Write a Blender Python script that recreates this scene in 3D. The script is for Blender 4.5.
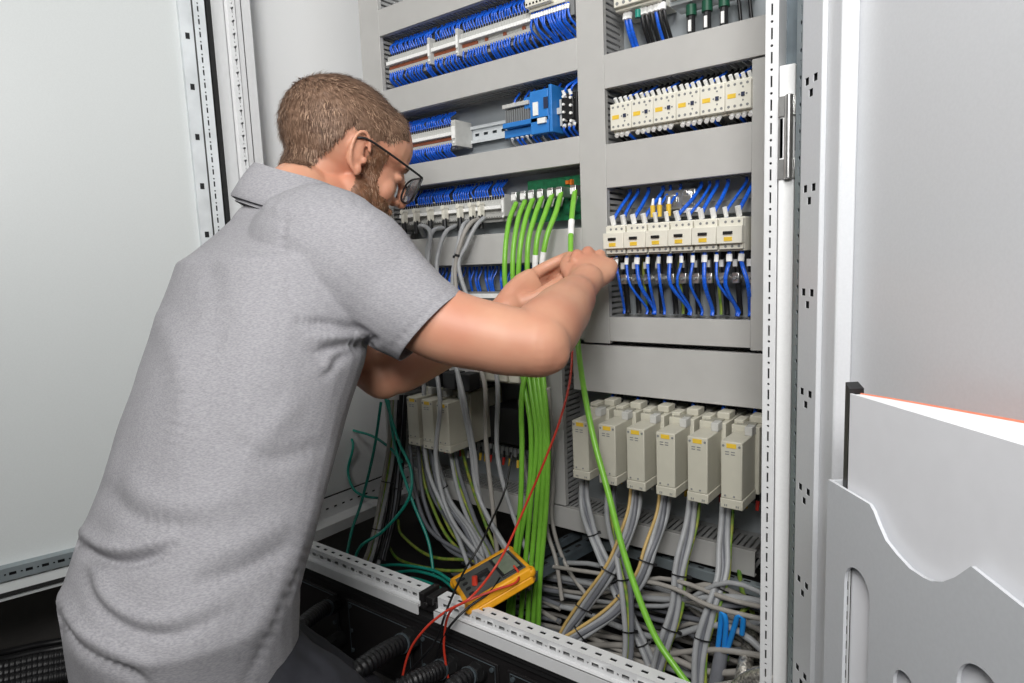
import bpy, bmesh, math, random
from mathutils import Vector, Matrix, noise, kdtree
random.seed(7)
R = math.radians
V = Vector
SH = -0.2                      # everything is measured with the lens at 1.0; the floor then lies at 0
sc = bpy.context.scene
for o in list(bpy.data.objects): bpy.data.objects.remove(o)

# ------------------------------------------------------------------ camera, world, lights, exposure
F = 651.0
yaw, pit, rol = R(37.5), R(7.26), R(-2.3)
FW = V((-math.sin(yaw)*math.cos(pit), math.cos(yaw)*math.cos(pit), -math.sin(pit)))
_r = V((math.cos(yaw), math.sin(yaw), 0)); _u = _r.cross(FW)
RT = _r*math.cos(rol) + _u*math.sin(rol); UP = -_r*math.sin(rol) + _u*math.cos(rol)
CAM = V((0, 0, 1.0))
cd = bpy.data.cameras.new('camera'); cam = bpy.data.objects.new('camera', cd); sc.collection.objects.link(cam)
M3 = Matrix((RT, UP, -FW)).transposed()
cam.matrix_world = Matrix.Translation(CAM + V((0, 0, SH))) @ M3.to_4x4()
cd.sensor_width = 36; cd.sensor_fit = 'HORIZONTAL'; cd.lens = F/1024*36; cd.clip_start = .01
sc.camera = cam
sc.view_settings.view_transform = 'Standard'; sc.view_settings.look = 'None'
sc.view_settings.gamma = 1; sc.view_settings.use_curve_mapping = False
sc.view_settings.exposure = 0.5
w = bpy.data.worlds.new('world'); sc.world = w; w.use_nodes = True
w.node_tree.nodes['Background'].inputs[0].default_value = (.8, .85, .9, 1)
w.node_tree.nodes['Background'].inputs[1].default_value = .15
def area(name, loc, target, sx, sy, power, col=(1, 1, 1), spread=180):
    l = bpy.data.lights.new(name, 'AREA'); l.spread = R(spread); l.shape = 'RECTANGLE'; l.size = sx; l.size_y = sy; l.energy = power; l.color = col
    o = bpy.data.objects.new(name, l); sc.collection.objects.link(o); o.location = V(loc) + V((0, 0, SH))
    o.rotation_euler = (V(target) - V(loc)).to_track_quat('-Z', 'Y').to_euler(); return o
area('ceiling_lamp_light', (-.1, -.75, 2.9), (-.9, .95, 1.5), 1.2, .8, 21, (1, .985, .96), 130)
area('flash_bounce_light', (.16, -.45, 1.62), (-.95, .95, 1.3), .4, .4, 10.5, (1, .99, .975), 150)

def at(x, y, Y=None, Z=None, X=None, d=None):
    v = FW + RT*((x-512)/F) - UP*((y-341.5)/F)
    t = (Y - CAM.y)/v.y if Y is not None else (Z - CAM.z)/v.z if Z is not None else (X - CAM.x)/v.x if X is not None else d
    return CAM + v*t
def proj(p):
    q = p - CAM; z = q.dot(FW); return 512 + F*q.dot(RT)/z, 341.5 - F*q.dot(UP)/z

# ------------------------------------------------------------------ materials
def lin(c): return tuple(((x/255)/12.92 if x/255 <= .04045 else ((x/255+.055)/1.055)**2.4) for x in c)
MT = {}
def mat(name, rgb, rough=.5, metal=0., vary=.06, scale=60, bump=0., coat=0., sss=0., trans=0., stretch=None, c2=None):
    m = bpy.data.materials.new(name); m.use_nodes = True; n = m.node_tree.nodes; L = m.node_tree.links
    b = n['Principled BSDF']; c = lin(rgb)
    tc = n.new('ShaderNodeTexCoord'); mp = n.new('ShaderNodeMapping'); nz = n.new('ShaderNodeTexNoise')
    L.new(tc.outputs['Object'], mp.inputs[0]); L.new(mp.outputs[0], nz.inputs[0])
    if stretch: mp.inputs['Scale'].default_value = stretch
    nz.inputs['Scale'].default_value = scale; nz.inputs['Detail'].default_value = 3
    cr = n.new('ShaderNodeValToRGB'); L.new(nz.outputs[0], cr.inputs[0])
    lo = tuple(x*(1-vary) for x in c); hi = tuple(min(1, x*(1+vary)) for x in c)
    if c2: lo = c; hi = lin(c2)
    cr.color_ramp.elements[0].position = .35; cr.color_ramp.elements[1].position = .65
    cr.color_ramp.elements[0].color = (*lo, 1); cr.color_ramp.elements[1].color = (*hi, 1)
    L.new(cr.outputs[0], b.inputs['Base Color'])
    b.inputs['Roughness'].default_value = rough; b.inputs['Metallic'].default_value = metal
    if coat: b.inputs['Coat Weight'].default_value = coat
    if sss:
        b.inputs['Subsurface Weight'].default_value = sss; b.inputs['Subsurface Radius'].default_value = (.01, .004, .002)
        b.inputs['Subsurface Scale'].default_value = 1.
    if trans:
        b.inputs['Transmission Weight'].default_value = trans
    if bump:
        bp = n.new('ShaderNodeBump'); bp.inputs['Strength'].default_value = bump; bp.inputs['Distance'].default_value = .002
        L.new(nz.outputs[0], bp.inputs['Height']); L.new(bp.outputs[0], b.inputs['Normal'])
    MT[name] = m; return m
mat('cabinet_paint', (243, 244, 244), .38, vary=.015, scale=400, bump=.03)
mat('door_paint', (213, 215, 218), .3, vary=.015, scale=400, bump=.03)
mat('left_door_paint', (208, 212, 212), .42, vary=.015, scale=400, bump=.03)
mat('zinc', (150, 160, 164), .42, .5, vary=.12, scale=14)
mat('rail_zinc', (218, 223, 226), .45, .25, vary=.08, scale=20)
mat('dark_zinc', (96, 106, 112), .42, .5, vary=.2, scale=30)
mat('white_rail', (222, 223, 224), .45, vary=.02)
mat('hole_shade', (22, 23, 25), .8)  # near-black colour standing in for the shade inside holes, slots and sockets
mat('duct', (182, 181, 178), .5, vary=.02, scale=25)
mat('duct_slat', (158, 158, 157), .6, vary=.03)
mat('plate', (168, 174, 178), .5, .35, vary=.08, scale=8)
mat('black_plastic', (24, 24, 26), .45)
mat('black_metal', (30, 28, 29), .5, vary=.15, scale=12)
mat('rubber', (20, 20, 21), .7)
mat('cream', (224, 221, 208), .42, vary=.03, scale=30)
mat('beige', (196, 193, 178), .45, vary=.03, scale=30)
mat('beige_dark', (150, 148, 136), .5)
mat('light_grey', (190, 190, 186), .45)
mat('mid_grey', (128, 130, 130), .5)
mat('white_plastic', (238, 238, 236), .4)
mat('brown_bridge', (150, 84, 58), .5)
mat('yellow_label', (228, 190, 60), .5)
mat('yellow', (226, 196, 40), .4)
mat('orange', (216, 112, 30), .5)
mat('blue_wire', (24, 92, 208), .35, vary=.25, scale=300)
mat('blue_light', (38, 142, 226), .4)
mat('blue_device', (44, 122, 198), .45, vary=.05)
mat('navy', (40, 48, 74), .5)
mat('green_cable', (122, 186, 62), .35, vary=.06)
mat('pcb_green', (22, 104, 66), .45, vary=.25, scale=120)
mat('teal_cable', (24, 138, 122), .35, vary=.1)
mat('dark_green', (18, 78, 56), .5)
mat('earth_green', (92, 140, 50), .45, vary=.5, scale=60, c2=(160, 162, 70))
mat('grey_cable', (160, 162, 164), .45, vary=.05)
mat('dark_grey_cable', (112, 114, 120), .45, vary=.06)
mat('beige_cable', (156, 152, 146), .5, vary=.06)
mat('tan_cable', (196, 166, 104), .5)
mat('black_cable', (22, 22, 24), .4)
mat('red_lead', (200, 60, 42), .35)
mat('red', (196, 44, 34), .4)
mat('silver', (214, 214, 212), .28, .9, vary=.1, scale=90)
mat('braid', (196, 192, 184), .35, .85, vary=.5, scale=260, bump=.8)
mat('meter_yellow', (240, 168, 28), .45, vary=.04)
mat('meter_grey', (84, 86, 84), .5)
mat('lcd', (126, 136, 118), .25)
mat('pocket', (206, 209, 213), .4, vary=.015, scale=300, bump=.03)
mat('paper', (240, 241, 245), .6, vary=.01)
mat('orange_paper', (236, 140, 110), .6)
mat('clear', (222, 226, 226), .15, vary=.02, trans=.6)
mat('room_paint', (170, 170, 168), .7)
mat('floor_grey', (64, 62, 60), .7, vary=.15, scale=8)
mat('skin', (200, 138, 112), .5, vary=.1, scale=11, sss=.1, bump=.08, c2=(210, 158, 130))
mat('hair', (96, 70, 54), .65, vary=.2, scale=40, c2=(130, 102, 82))
mat('hair_tip', (184, 152, 126), .6, vary=.2, scale=40, c2=(118, 90, 72))
mat('beard', (126, 88, 64), .6, vary=.2, scale=120)
mat('shirt', (142, 141, 146), .9, scale=700, stretch=(.35, .35, 1.4), bump=.12, c2=(163, 162, 166))
mat('trousers', (38, 39, 46), .8, vary=.15, scale=60)
mat('lens', (200, 205, 210), .05, trans=.9)
mat('nail', (232, 188, 172), .3)
mat('lamp_glow', (255, 255, 255), .5)
MT['lamp_glow'].node_tree.nodes['Principled BSDF'].inputs['Emission Strength'].default_value = 2
MT['lamp_glow'].node_tree.nodes['Principled BSDF'].inputs['Emission Color'].default_value = (1, 1, 1, 1)

# ------------------------------------------------------------------ mesh helpers
BASE = {}
NTH = ['first', 'second', 'third', 'fourth', 'fifth', 'sixth', 'seventh', 'eighth', 'ninth', 'tenth', 'eleventh', 'twelfth', 'thirteenth', 'fourteenth', 'fifteenth', 'sixteenth', 'seventeenth', 'eighteenth', 'nineteenth', 'twentieth']
def smooth_path(pts, k=6):
    P = [V(p) for p in pts]
    if len(P) < 3: return P
    Q = [P[0]*2 - P[1]] + P + [P[-1]*2 - P[-2]]; out = []
    for i in range(1, len(Q)-2):
        a, b, c, d = Q[i-1:i+3]
        for j in range(k):
            t = j/k
            out.append(.5*((2*b) + (c-a)*t + (2*a-5*b+4*c-d)*t*t + (3*b-a-3*c+d)*t**3))
    out.append(P[-1]); return out
class MB:
    def __init__(s): s.v = []; s.f = []; s.m = []
    def add(s, vs, fs, mi=0):
        o = len(s.v); s.v += [V(v) for v in vs]; s.f += [tuple(i+o for i in f) for f in fs]; s.m += [mi]*len(fs); return s
    def obox(s, c, ax, ay, az, mi=0):
        c, ax, ay, az = V(c), V(ax), V(ay), V(az)
        vs = [c + ax*i + ay*j + az*k for k in (-1, 1) for j in (-1, 1) for i in (-1, 1)]
        return s.add(vs, [(0, 2, 3, 1), (4, 5, 7, 6), (0, 1, 5, 4), (2, 6, 7, 3), (0, 4, 6, 2), (1, 3, 7, 5)], mi)
    def box(s, x0, x1, y0, y1, z0, z1, mi=0):
        return s.obox(((x0+x1)/2, (y0+y1)/2, (z0+z1)/2), (abs(x1-x0)/2, 0, 0), (0, abs(y1-y0)/2, 0), (0, 0, abs(z1-z0)/2), mi)
    def tube(s, pts, r, n=8, mi=0, cap=True, flat=None):
        P = [V(p) for p in pts]; rr = r if isinstance(r, (list, tuple)) else [r]*len(P)
        T = []
        for i in range(len(P)):
            t = (P[min(i+1, len(P)-1)] - P[max(i-1, 0)]); T.append(t.normalized() if t.length > 1e-9 else V((0, 0, 1)))
        a = T[0].orthogonal().normalized(); vs = []
        for i in range(len(P)):
            if i: a = (a - T[i]*a.dot(T[i])).normalized()
            b = T[i].cross(a)
            for j in range(n):
                q = 2*math.pi*j/n; vs.append(P[i] + (a*math.cos(q) + b*math.sin(q))*rr[i])
        fs = [(i*n+j, i*n+(j+1) % n, (i+1)*n+(j+1) % n, (i+1)*n+j) for i in range(len(P)-1) for j in range(n)]
        if cap: fs += [tuple(range(n-1, -1, -1)), tuple((len(P)-1)*n+j for j in range(n))]
        return s.add(vs, fs, mi)
    def cyl(s, p0, p1, r0, r1=None, n=12, mi=0): return s.tube([p0, p1], [r0, r0 if r1 is None else r1], n, mi)
    def ball(s, c, rx, ry=None, rz=None, n=14, mi=0, M=None):
        ry = ry or rx; rz = rz or rx; c = V(c); vs = []; h = n//2
        for i in range(1, h):
            p = math.pi*i/h
            for j in range(n):
                q = 2*math.pi*j/n; v = V((rx*math.sin(p)*math.cos(q), ry*math.sin(p)*math.sin(q), rz*math.cos(p)))
                vs.append(c + (M @ v if M else v))
        top = V((0, 0, rz)); vs += [c + (M @ top if M else top), c - (M @ top if M else top)]
        fs = [(i*n+j, (i+1)*n+j, (i+1)*n+(j+1) % n, i*n+(j+1) % n) for i in range(h-2) for j in range(n)]
        k = (h-1)*n
        fs += [(k, j, (j+1) % n) for j in range(n)] + [(k+1, (h-2)*n+(j+1) % n, (h-2)*n+j) for j in range(n)]
        return s.add(vs, fs, mi)
    def poly(s, pts, off, mi=0):      # prism from a planar polygon
        P = [V(p) for p in pts]; n = len(P); off = V(off)
        return s.add(P + [p+off for p in P], [tuple(range(n-1, -1, -1)), tuple(range(n, 2*n))] + [(i, (i+1) % n, n+(i+1) % n, n+i) for i in range(n)], mi)
    def plate(s, outer, holes, th, fn, mi=0):    # sheet with real holes; fn(u,v,w) -> world
        if len(holes) > 4 and len(outer) == 4:       # fill long sheets band by band
            X = [p[0] for p in outer]; Y_ = [p[1] for p in outer]; ax = 0 if max(X)-min(X) > max(Y_)-min(Y_) else 1
            iv = sorted(((min(q[ax] for q in h), max(q[ax] for q in h), h) for h in holes), key=lambda t: t[0])
            lo, hi = (min(X), max(X)) if ax == 0 else (min(Y_), max(Y_)); o0, o1 = (min(Y_), max(Y_)) if ax == 0 else (min(X), max(X))
            cur, grp, end = lo, [], -9e9; bands = []
            for a, b, h in iv:
                if len(grp) >= 3 and a > end + 1e-5: m_ = (a+end)/2; bands.append((cur, m_, grp)); cur, grp = m_, []
                grp.append(h); end = max(end, b)
            bands.append((cur, hi, grp))
            for a, b, g in bands: s.plate(rect(a, b, o0, o1) if ax == 0 else rect(o0, o1, a, b), g, th, fn, mi)
            return s
        cu = bpy.data.curves.new('tmp', 'CURVE'); cu.dimensions = '2D'; cu.fill_mode = 'BOTH'; cu.extrude = th/2*100
        for loop in [outer] + list(holes):
            sp = cu.splines.new('POLY'); sp.points.add(len(loop)-1); sp.use_cyclic_u = True
            for p, q in zip(sp.points, loop): p.co = (q[0]*100, q[1]*100, 0, 1)
        ob = bpy.data.objects.new('tmp', cu); me = ob.to_mesh()
        s.add([fn(*(v.co/100)) for v in me.vertices], [tuple(p.vertices) for p in me.polygons], mi)
        ob.to_mesh_clear(); bpy.data.objects.remove(ob); bpy.data.curves.remove(cu); return s
    def build(s, name, mats, parent=None, loc=None, bevel=0, smooth=35, seg=2, recalc=True):
        me = bpy.data.meshes.new(name)
        if parent is not None: base = BASE[parent]
        else:
            if loc is None:
                xs = [v.x for v in s.v]; ys = [v.y for v in s.v]; zs = [v.z for v in s.v]
                loc = V(((min(xs)+max(xs))/2, (min(ys)+max(ys))/2, min(zs)))
            base = V(loc)
        me.from_pydata([v-base for v in s.v], [], s.f)
        for m in (mats if isinstance(mats, (list, tuple)) else [mats]): me.materials.append(MT[m])
        for p, mi in zip(me.polygons, s.m): p.material_index = mi
        if recalc:
            bm = bmesh.new(); bm.from_mesh(me); bmesh.ops.recalc_face_normals(bm, faces=bm.faces); bm.to_mesh(me); bm.free()
        if smooth:
            for p in me.polygons: p.use_smooth = True
            me.set_sharp_from_angle(angle=R(smooth))
        o = bpy.data.objects.new(name, me); sc.collection.objects.link(o); BASE[o] = base
        if parent is not None: o.parent = parent
        else: o.location = base + V((0, 0, SH))
        if bevel:
            b = o.modifiers.new('bevel', 'BEVEL'); b.width = bevel; b.segments = seg; b.limit_method = 'ANGLE'; b.angle_limit = R(50)
        return o
def tag(o, label=None, cat=None, group=None, kind=None):
    if label: o['label'] = label
    if cat: o['category'] = cat
    if group: o['group'] = group
    if kind: o['kind'] = kind
    return o
def thing(name, label, cat, base, group=None):
    o = bpy.data.objects.new(name, None); sc.collection.objects.link(o); o.empty_display_size = .05
    BASE[o] = V(base); o.location = V(base) + V((0, 0, SH)); return tag(o, label, cat, group)
def copy_tree(o, shift, label=None, parent=None):
    c = o.copy(); sc.collection.objects.link(c)
    if parent is not None: c.parent = parent
    else:
        c.location = o.location + V(shift)
        if label: c['label'] = label
    BASE[c] = BASE[o] + V(shift)
    for ch in list(o.children): copy_tree(ch, shift, None, c)
    return c
def circle(cx, cy, r, n=10, ry=None): return [(cx + r*math.cos(2*math.pi*i/n), cy + (ry or r)*math.sin(2*math.pi*i/n)) for i in range(n)]
def rect(x0, x1, y0, y1): return [(x0, y0), (x1, y0), (x1, y1), (x0, y1)]
def cable(name, label, pts, r, m, cat='cable', group=None, n=8, k=6, ties=None):
    mb = MB(); P = smooth_path(pts, k); mb.tube(P, r, n)
    o = mb.build(name, m, smooth=60); tag(o, label, cat, group)
    if ties:
        for t in ties:
            i = int(t*(len(P)-2)); d = (P[i+1]-P[i]).normalized()
            MB().cyl(P[i], P[i]+d*.005, r*1.25, None, 10).build('cable_tie', 'black_plastic', o)
    return o

# ------------------------------------------------------------------ room
def struct(o): o['kind'] = 'structure'; return o
struct(MB().box(-3.2, 2.2, -2.6, 1.8, .15, .2).build('floor', 'floor_grey', smooth=0))
struct(MB().box(-3.2, 2.2, -2.6, 1.8, 3.2, 3.25).build('ceiling', 'room_paint', smooth=0))
struct(MB().box(-3.2, 2.2, 1.8, 1.85, .2, 3.2).build('wall_back', 'room_paint', smooth=0))
struct(MB().box(-3.2, 2.2, -2.65, -2.6, .2, 3.2).build('wall_front', 'room_paint', smooth=0))
struct(MB().box(-3.25, -3.2, -2.6, 1.8, .2, 3.2).build('wall_left', 'room_paint', smooth=0))
struct(MB().box(2.2, 2.25, -2.6, 1.8, .2, 3.2).build('wall_right', 'room_paint', smooth=0))

lt = thing('ceiling_lamp', 'white rectangular ceiling lamp panel above the open cabinet', 'lamp', (-.1, -.75, 2.95))
MB().box(-.75, .55, -1.2, -.3, 2.93, 2.98).build('lamp_housing', 'white_plastic', lt, bevel=.004)
for i, x in enumerate((-.55, .35)): MB().cyl((x, -.75, 2.98), (x, -.75, 3.2), .006).build('hanging_rod', 'mid_grey', lt)
# ------------------------------------------------------------------ switch cabinet
YF = .77            # front plane of the frame
DF = 1.08           # front of the wiring duct covers
YP = 1.165          # mounting plate
cab = thing('switch_cabinet', 'tall white steel switch cabinet with both doors open and perforated frame', 'cabinet', (-.73, .98, .2))
mb = MB(); mb.box(-1.25, -.27, YP, YP+.004, .46, 2.05); mb.build('mounting_plate', 'plate', cab)
mb = MB(); mb.box(-1.355, -1.345, YF+.01, 1.34, .37, 2.1); mb.box(-1.345, -1.340, YF+.04, YF+.06, .42, 2.1); mb.box(-1.345, -1.340, 1.22, 1.24, .42, 2.1); mb.build('side_panel', 'cabinet_paint', cab, bevel=.001)
mb = MB(); mb.box(-.185, -.175, YF+.03, 1.34, .37, 2.1); mb.build('side_panel', 'cabinet_paint', cab, bevel=.001)
mb = MB(); mb.box(-1.355, -.175, 1.335, 1.34, .37, 2.1); mb.build('back_panel', 'cabinet_paint', cab)
mb = MB(); mb.box(-1.355, -.175, YF, 1.34, 2.1, 2.11); mb.build('roof_panel', 'cabinet_paint', cab)
# perforated sheets
def post_holes(z0, z1, u, step=.025, w=.0035, h=.011, kind='slot'):
    H = []; z = z0
    i = 0
    while z < z1:
        if kind == 'slot': H.append(rect(u-w/2, u+w/2, z, z+h))
        else: H.append(circle(u, z+h/2, w/2, 8))
        if kind == 'mix': H.append(rect(u-w/2, u+w/2, z+h*.9, z+h*1.9))
        z += step; i += 1
    return H
# left front post : sheet facing the camera, with a row of small T shaped slots
mb = MB()
HL = []
z = .46
while z < 2.05:
    HL.append([(-1.278, z+.011), (-1.278, z+.015), (-1.267, z+.015), (-1.267, z+.011), (-1.270, z+.011), (-1.270, z+.003), (-1.275, z+.003), (-1.275, z+.011)])
    HL.append(rect(-1.2745, -1.2705, z-.005, z-.0015))
    z += .025
mb.plate(rect(-1.290, -1.262, .42, 2.09), HL, .002, lambda u, v, w_: V((u, YF+.006+w_, v)))
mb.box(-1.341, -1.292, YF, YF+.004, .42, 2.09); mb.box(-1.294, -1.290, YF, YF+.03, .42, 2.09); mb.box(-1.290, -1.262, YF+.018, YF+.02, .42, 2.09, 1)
mb.box(-1.264, -1.262, YF+.006, YF+.04, .42, 2.09)
mb.build('corner_post', ['white_rail', 'hole_shade'], cab)
MB().box(-1.3465, -1.3415, YF-.010, YF+.004, .42, 2.09).build('door_seal', 'rubber', cab)
# right front post
mb = MB()
H = []
z = .45
while z < 2.05:
    H.append(rect(-.2185, -.2165, z, z+.012)); H.append(circle(-.2175, z+.0185, .0016, 6)); z += .025
mb.plate(rect(-.2235, -.2115, .40, 2.09), H, .002, lambda u, v, w_: V((u, YF+w_, v)))
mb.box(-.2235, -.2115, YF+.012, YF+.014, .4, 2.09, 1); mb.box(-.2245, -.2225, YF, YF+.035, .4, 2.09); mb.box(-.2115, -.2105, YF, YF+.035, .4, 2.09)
mb.build('corner_post', ['white_rail', 'hole_shade'], cab)
mb = MB(); mb.box(-.2085, -.192, YF-.004, YF+.02, .40, .395+.80); mb.box(-.2085, -.192, YF-.004, YF+.02, 1.33, 2.09)
mb.build('hinge_side_strip', 'cabinet_paint', cab, bevel=.0015)
MB().box(-.215, -.18, YF+.03, YF+.07, .4, 2.09).build('post_core', 'dark_zinc', cab)
# hinge between the strips
mb = MB()
zt = at(783, 97, Y=YF).z; zb = at(783, 180, Y=YF).z; zc = (zt+zb)/2
mb.box(-.209, -.190, YF-.006, YF+.012, zt-.022, zt); mb.box(-.209, -.190, YF-.006, YF+.012, zb, zb+.022)
mb.cyl((-.197, YF-.008, zb), (-.197, YF-.008, zt), .0045, n=12)
mb.box(-.2095, -.203, YF-.004, YF+.012, zb+.022, zt-.022)
hg = mb.build('hinge', 'silver', cab, bevel=.001)
MB().box(-.206, -.191, YF-.002, YF+.012, zb+.03, zb+.06).build('hinge_clip', 'black_plastic', hg)
struct_ = None
# base rails : front rail perforated on top and on the front
ZR = .412
def base_rail(x0, x1):
    mb = MB(); H = []; x = x0+.012
    while x < x1-.012: H.append(rect(x, x+.011, YF+.008, YF+.0145)); x += .025
    mb.plate(rect(x0, x1, YF-.001, YF+.024), H, .0015, lambda u, v, w_: V((u, v, ZR+w_)))
    H = []; x = x0+.012
    while x < x1-.012: H.append(rect(x, x+.012, ZR-.0145, ZR-.008)); H.append(circle(x+.0185, ZR-.0115, .002, 6)); x += .025
    mb.plate(rect(x0, x1, ZR-.020, ZR), H, .0015, lambda u, v, w_: V((u, YF+w_, v)))
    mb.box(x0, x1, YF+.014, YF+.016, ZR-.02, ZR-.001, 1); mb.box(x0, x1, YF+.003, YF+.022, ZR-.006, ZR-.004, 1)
    mb.box(x0, x1, YF-.012, YF+.024, ZR-.026, ZR-.020)
    mb.box(x0, x1, YF-.013, YF-.010, ZR-.040, ZR-.020)
    mb.build('base_rail', ['white_rail', 'hole_shade'], cab, bevel=.0005)
xs = at(430, 597, Y=YF).x
base_rail(-1.205, xs-.02); base_rail(xs+.02, -.20)
mb = MB(); mb.box(xs-.02, xs+.02, YF-.006, YF+.03, ZR-.03, ZR-.008); mb.box(xs-.016, xs-.004, YF-.012, YF+.03, ZR-.012, ZR+.004); mb.box(xs+.003, xs+.017, YF-.012, YF+.03, ZR-.012, ZR+.002)
mb.cyl((xs, YF-.013, ZR-.015), (xs, YF-.006, ZR-.015), .005); mb.build('rail_joint', 'black_metal', cab, bevel=.001)
mb = MB(); mb.box(-1.27, -.18, YF-.008, YF+.02, ZR-.052, ZR-.041); mb.box(-1.27, -.18, YF-.004, YF+.02, ZR-.064, ZR-.055); mb.build('base_seal', 'rubber', cab, bevel=.001)
mb = MB(); mb.box(-1.335, -.175, YF, YF+.012, .2, ZR-.05)
x = -1.27
for x in (-1.25, -1.035, -.83, -.625, -.42): mb.box(x, x+.185, YF-.004, YF, .215, ZR-.078)
pp = mb.build('plinth_panel', 'black_metal', cab, bevel=.001)
for x in (-1.25, -1.035, -.83, -.625, -.42):
    mb = MB()
    for dx in (.012, .173):
        for z in (.228, .27, ZR-.09): mb.cyl((x+dx, YF-.0075, z), (x+dx, YF-.004, z), .004, n=10)
    mb.build('panel_screws', 'dark_zinc', pp)
    mb = MB(); mb.tube([(x+.006, YF-.0045, .22), (x+.006, YF-.0045, ZR-.083), (x+.179, YF-.0045, ZR-.083), (x+.179, YF-.0045, .22)], .0009, 4); mb.build('panel_edge', 'dark_zinc', pp)
mb = MB(); mb.box(-1.335, -.175, YF+.03, 1.33, .25, .256); mb.build('bottom_plate', 'black_metal', cab)
# side base rail (left) and rear strut
mb = MB(); H = []; y = .82
while y < 1.3: H.append(rect(y, y+.01, .395, .40)); y += .025
mb.plate(rect(YF+.03, 1.33, .375, .425), H, .002, lambda u, v, w_: V((-1.332+w_, u, v)))
mb.box(-1.332, -1.285, YF+.03, 1.33, .372, .376); mb.box(-1.342, -1.340, YF+.03, 1.33, .372, .425, 1); mb.box(-1.34, -1.285, YF+.03, 1.33, .350, .372)
mb.build('side_base_rail', ['white_rail', 'hole_shade'], cab)
mb = MB(); H = []; x = -1.2
while x < -.25: H.append(rect(x, x+.01, .419, .424)); x += .025
mb.plate(rect(-1.26, -.2, .41, .434), H, .002, lambda u, v, w_: V((u, 1.18+w_, v)))
mb.box(-1.26, -.2, 1.18, 1.21, .434, .437); mb.box(-1.26, -.2, 1.19, 1.193, .41, .434, 1); mb.build('rear_base_rail', ['dark_zinc', 'hole_shade'], cab)

# ---- doors
def dmap(hx, hy, ang):          # u along the door away from the hinge, w out of its inner face
    d = V((math.cos(ang), math.sin(ang), 0)); n = V((d.y, -d.x, 0))
    return lambda u, w_, z: V((hx, hy, 0)) + d*u + n*w_ + V((0, 0, z))
# right door: inner face looks at the lens
RD = math.atan2(-.773, .635)
dr = dmap(-.175, .72, RD)
def Dbox(mb, fn, u0, u1, w0, w1, z0, z1, mi=0):
    c = fn((u0+u1)/2, (w0+w1)/2, (z0+z1)/2); a = (fn(1, 0, 0)-fn(0, 0, 0))*(u1-u0)/2; b = (fn(0, 1, 0)-fn(0, 0, 0))*(w1-w0)/2
    mb.obox(c, a, b, (0, 0, (z1-z0)/2), mi)
def on_door(px, py, w_):         # door coordinates of a point w_ in front of the door sheet
    v = FW + RT*((px-512)/F) - UP*((py-341.5)/F); o = dr(0, w_, 0); n = dr(0, 1, 0)-dr(0, 0, 0); d = dr(1, 0, 0)-dr(0, 0, 0)
    t = (V((o.x, o.y, 0)).dot(n))/(V((v.x, v.y, 0)).dot(n)); p = CAM + v*t; return (V((p.x, p.y, 0))-V((o.x, o.y, 0))).dot(d), p.z
UE0, UE1, UB = on_door(792.5, 300, .0085)[0], on_door(799, 300, .010)[0], on_door(817.5, 300, .010)[0]
mb = MB(); Dbox(mb, dr, UE0, .50, -.014, -.010, .40, 2.1); Dbox(mb, dr, UB+.0005, UB+.026, -.010, .006, .42, 2.08)
DRo = mb.build('door', 'door_paint', cab, bevel=.003, seg=3)
DRo['label'] = 'right cabinet door, light grey, open towards the camera'
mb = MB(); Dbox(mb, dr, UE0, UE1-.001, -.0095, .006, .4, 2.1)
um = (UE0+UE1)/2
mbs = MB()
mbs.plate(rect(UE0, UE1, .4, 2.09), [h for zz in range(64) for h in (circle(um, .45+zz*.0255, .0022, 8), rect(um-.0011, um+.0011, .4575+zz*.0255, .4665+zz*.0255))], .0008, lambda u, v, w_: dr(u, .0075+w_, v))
mb.build('edge_channel', 'hole_shade', DRo)  # coloured dark as painted shade behind the perforated edge
mbs.build('perforated_edge', 'zinc', DRo)
# box frame with its groups of three holes
mb = MB(); H = []; zq = on_door(808, 85, .010)[1]; uw = UB-UE1
for zz in range(-7, 8):
    z = zq + zz*.100
    if z < .44 or z > 2.05: continue
    H += [rect(UE1+uw*.16, UE1+uw*.36, z, z+.007), rect(UE1+uw*.60, UE1+uw*.80, z, z+.007), rect(UE1+uw*.38, UE1+uw*.58, z-.012, z-.005)]
mb.plate(rect(UE1, UB, .42, 2.08), H, .0006, lambda u, v, w_: dr(u, .010+w_, v))
Dbox(mb, dr, UE1, UE1+.001, -.009, .010, .42, 2.08); Dbox(mb, dr, UB-.001, UB, -.009, .010, .42, 2.08); Dbox(mb, dr, UE1+.0015, UB-.0015, .005, .008, .42, 2.08, 1)  # dark sheet close behind the holes paints in their shade
mb.build('door_frame_profile', ['door_paint', 'hole_shade'], DRo)
# perforated rail behind the pocket
mb = MB(); H = []
for zz in range(60): H.append(rect(.174, .179, .45+zz*.025, .461+zz*.025))
PR = on_door(847.5, 610, .019)[0] - .1765
mb.plate(rect(.166+PR, .184+PR, .42, .79), [[(a+PR, b) for a, b in h] for h in H if h[2][1] < .785], .0015, lambda u, v, w_: dr(u, .018+w_, v))
Dbox(mb, dr, .166+PR, .184+PR, .002, .004, .42, .79, 1); Dbox(mb, dr, .166+PR, .168+PR, -.01, .018, .42, .79)
mb.build('perforated_rail', ['white_rail', 'hole_shade'], DRo)
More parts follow.
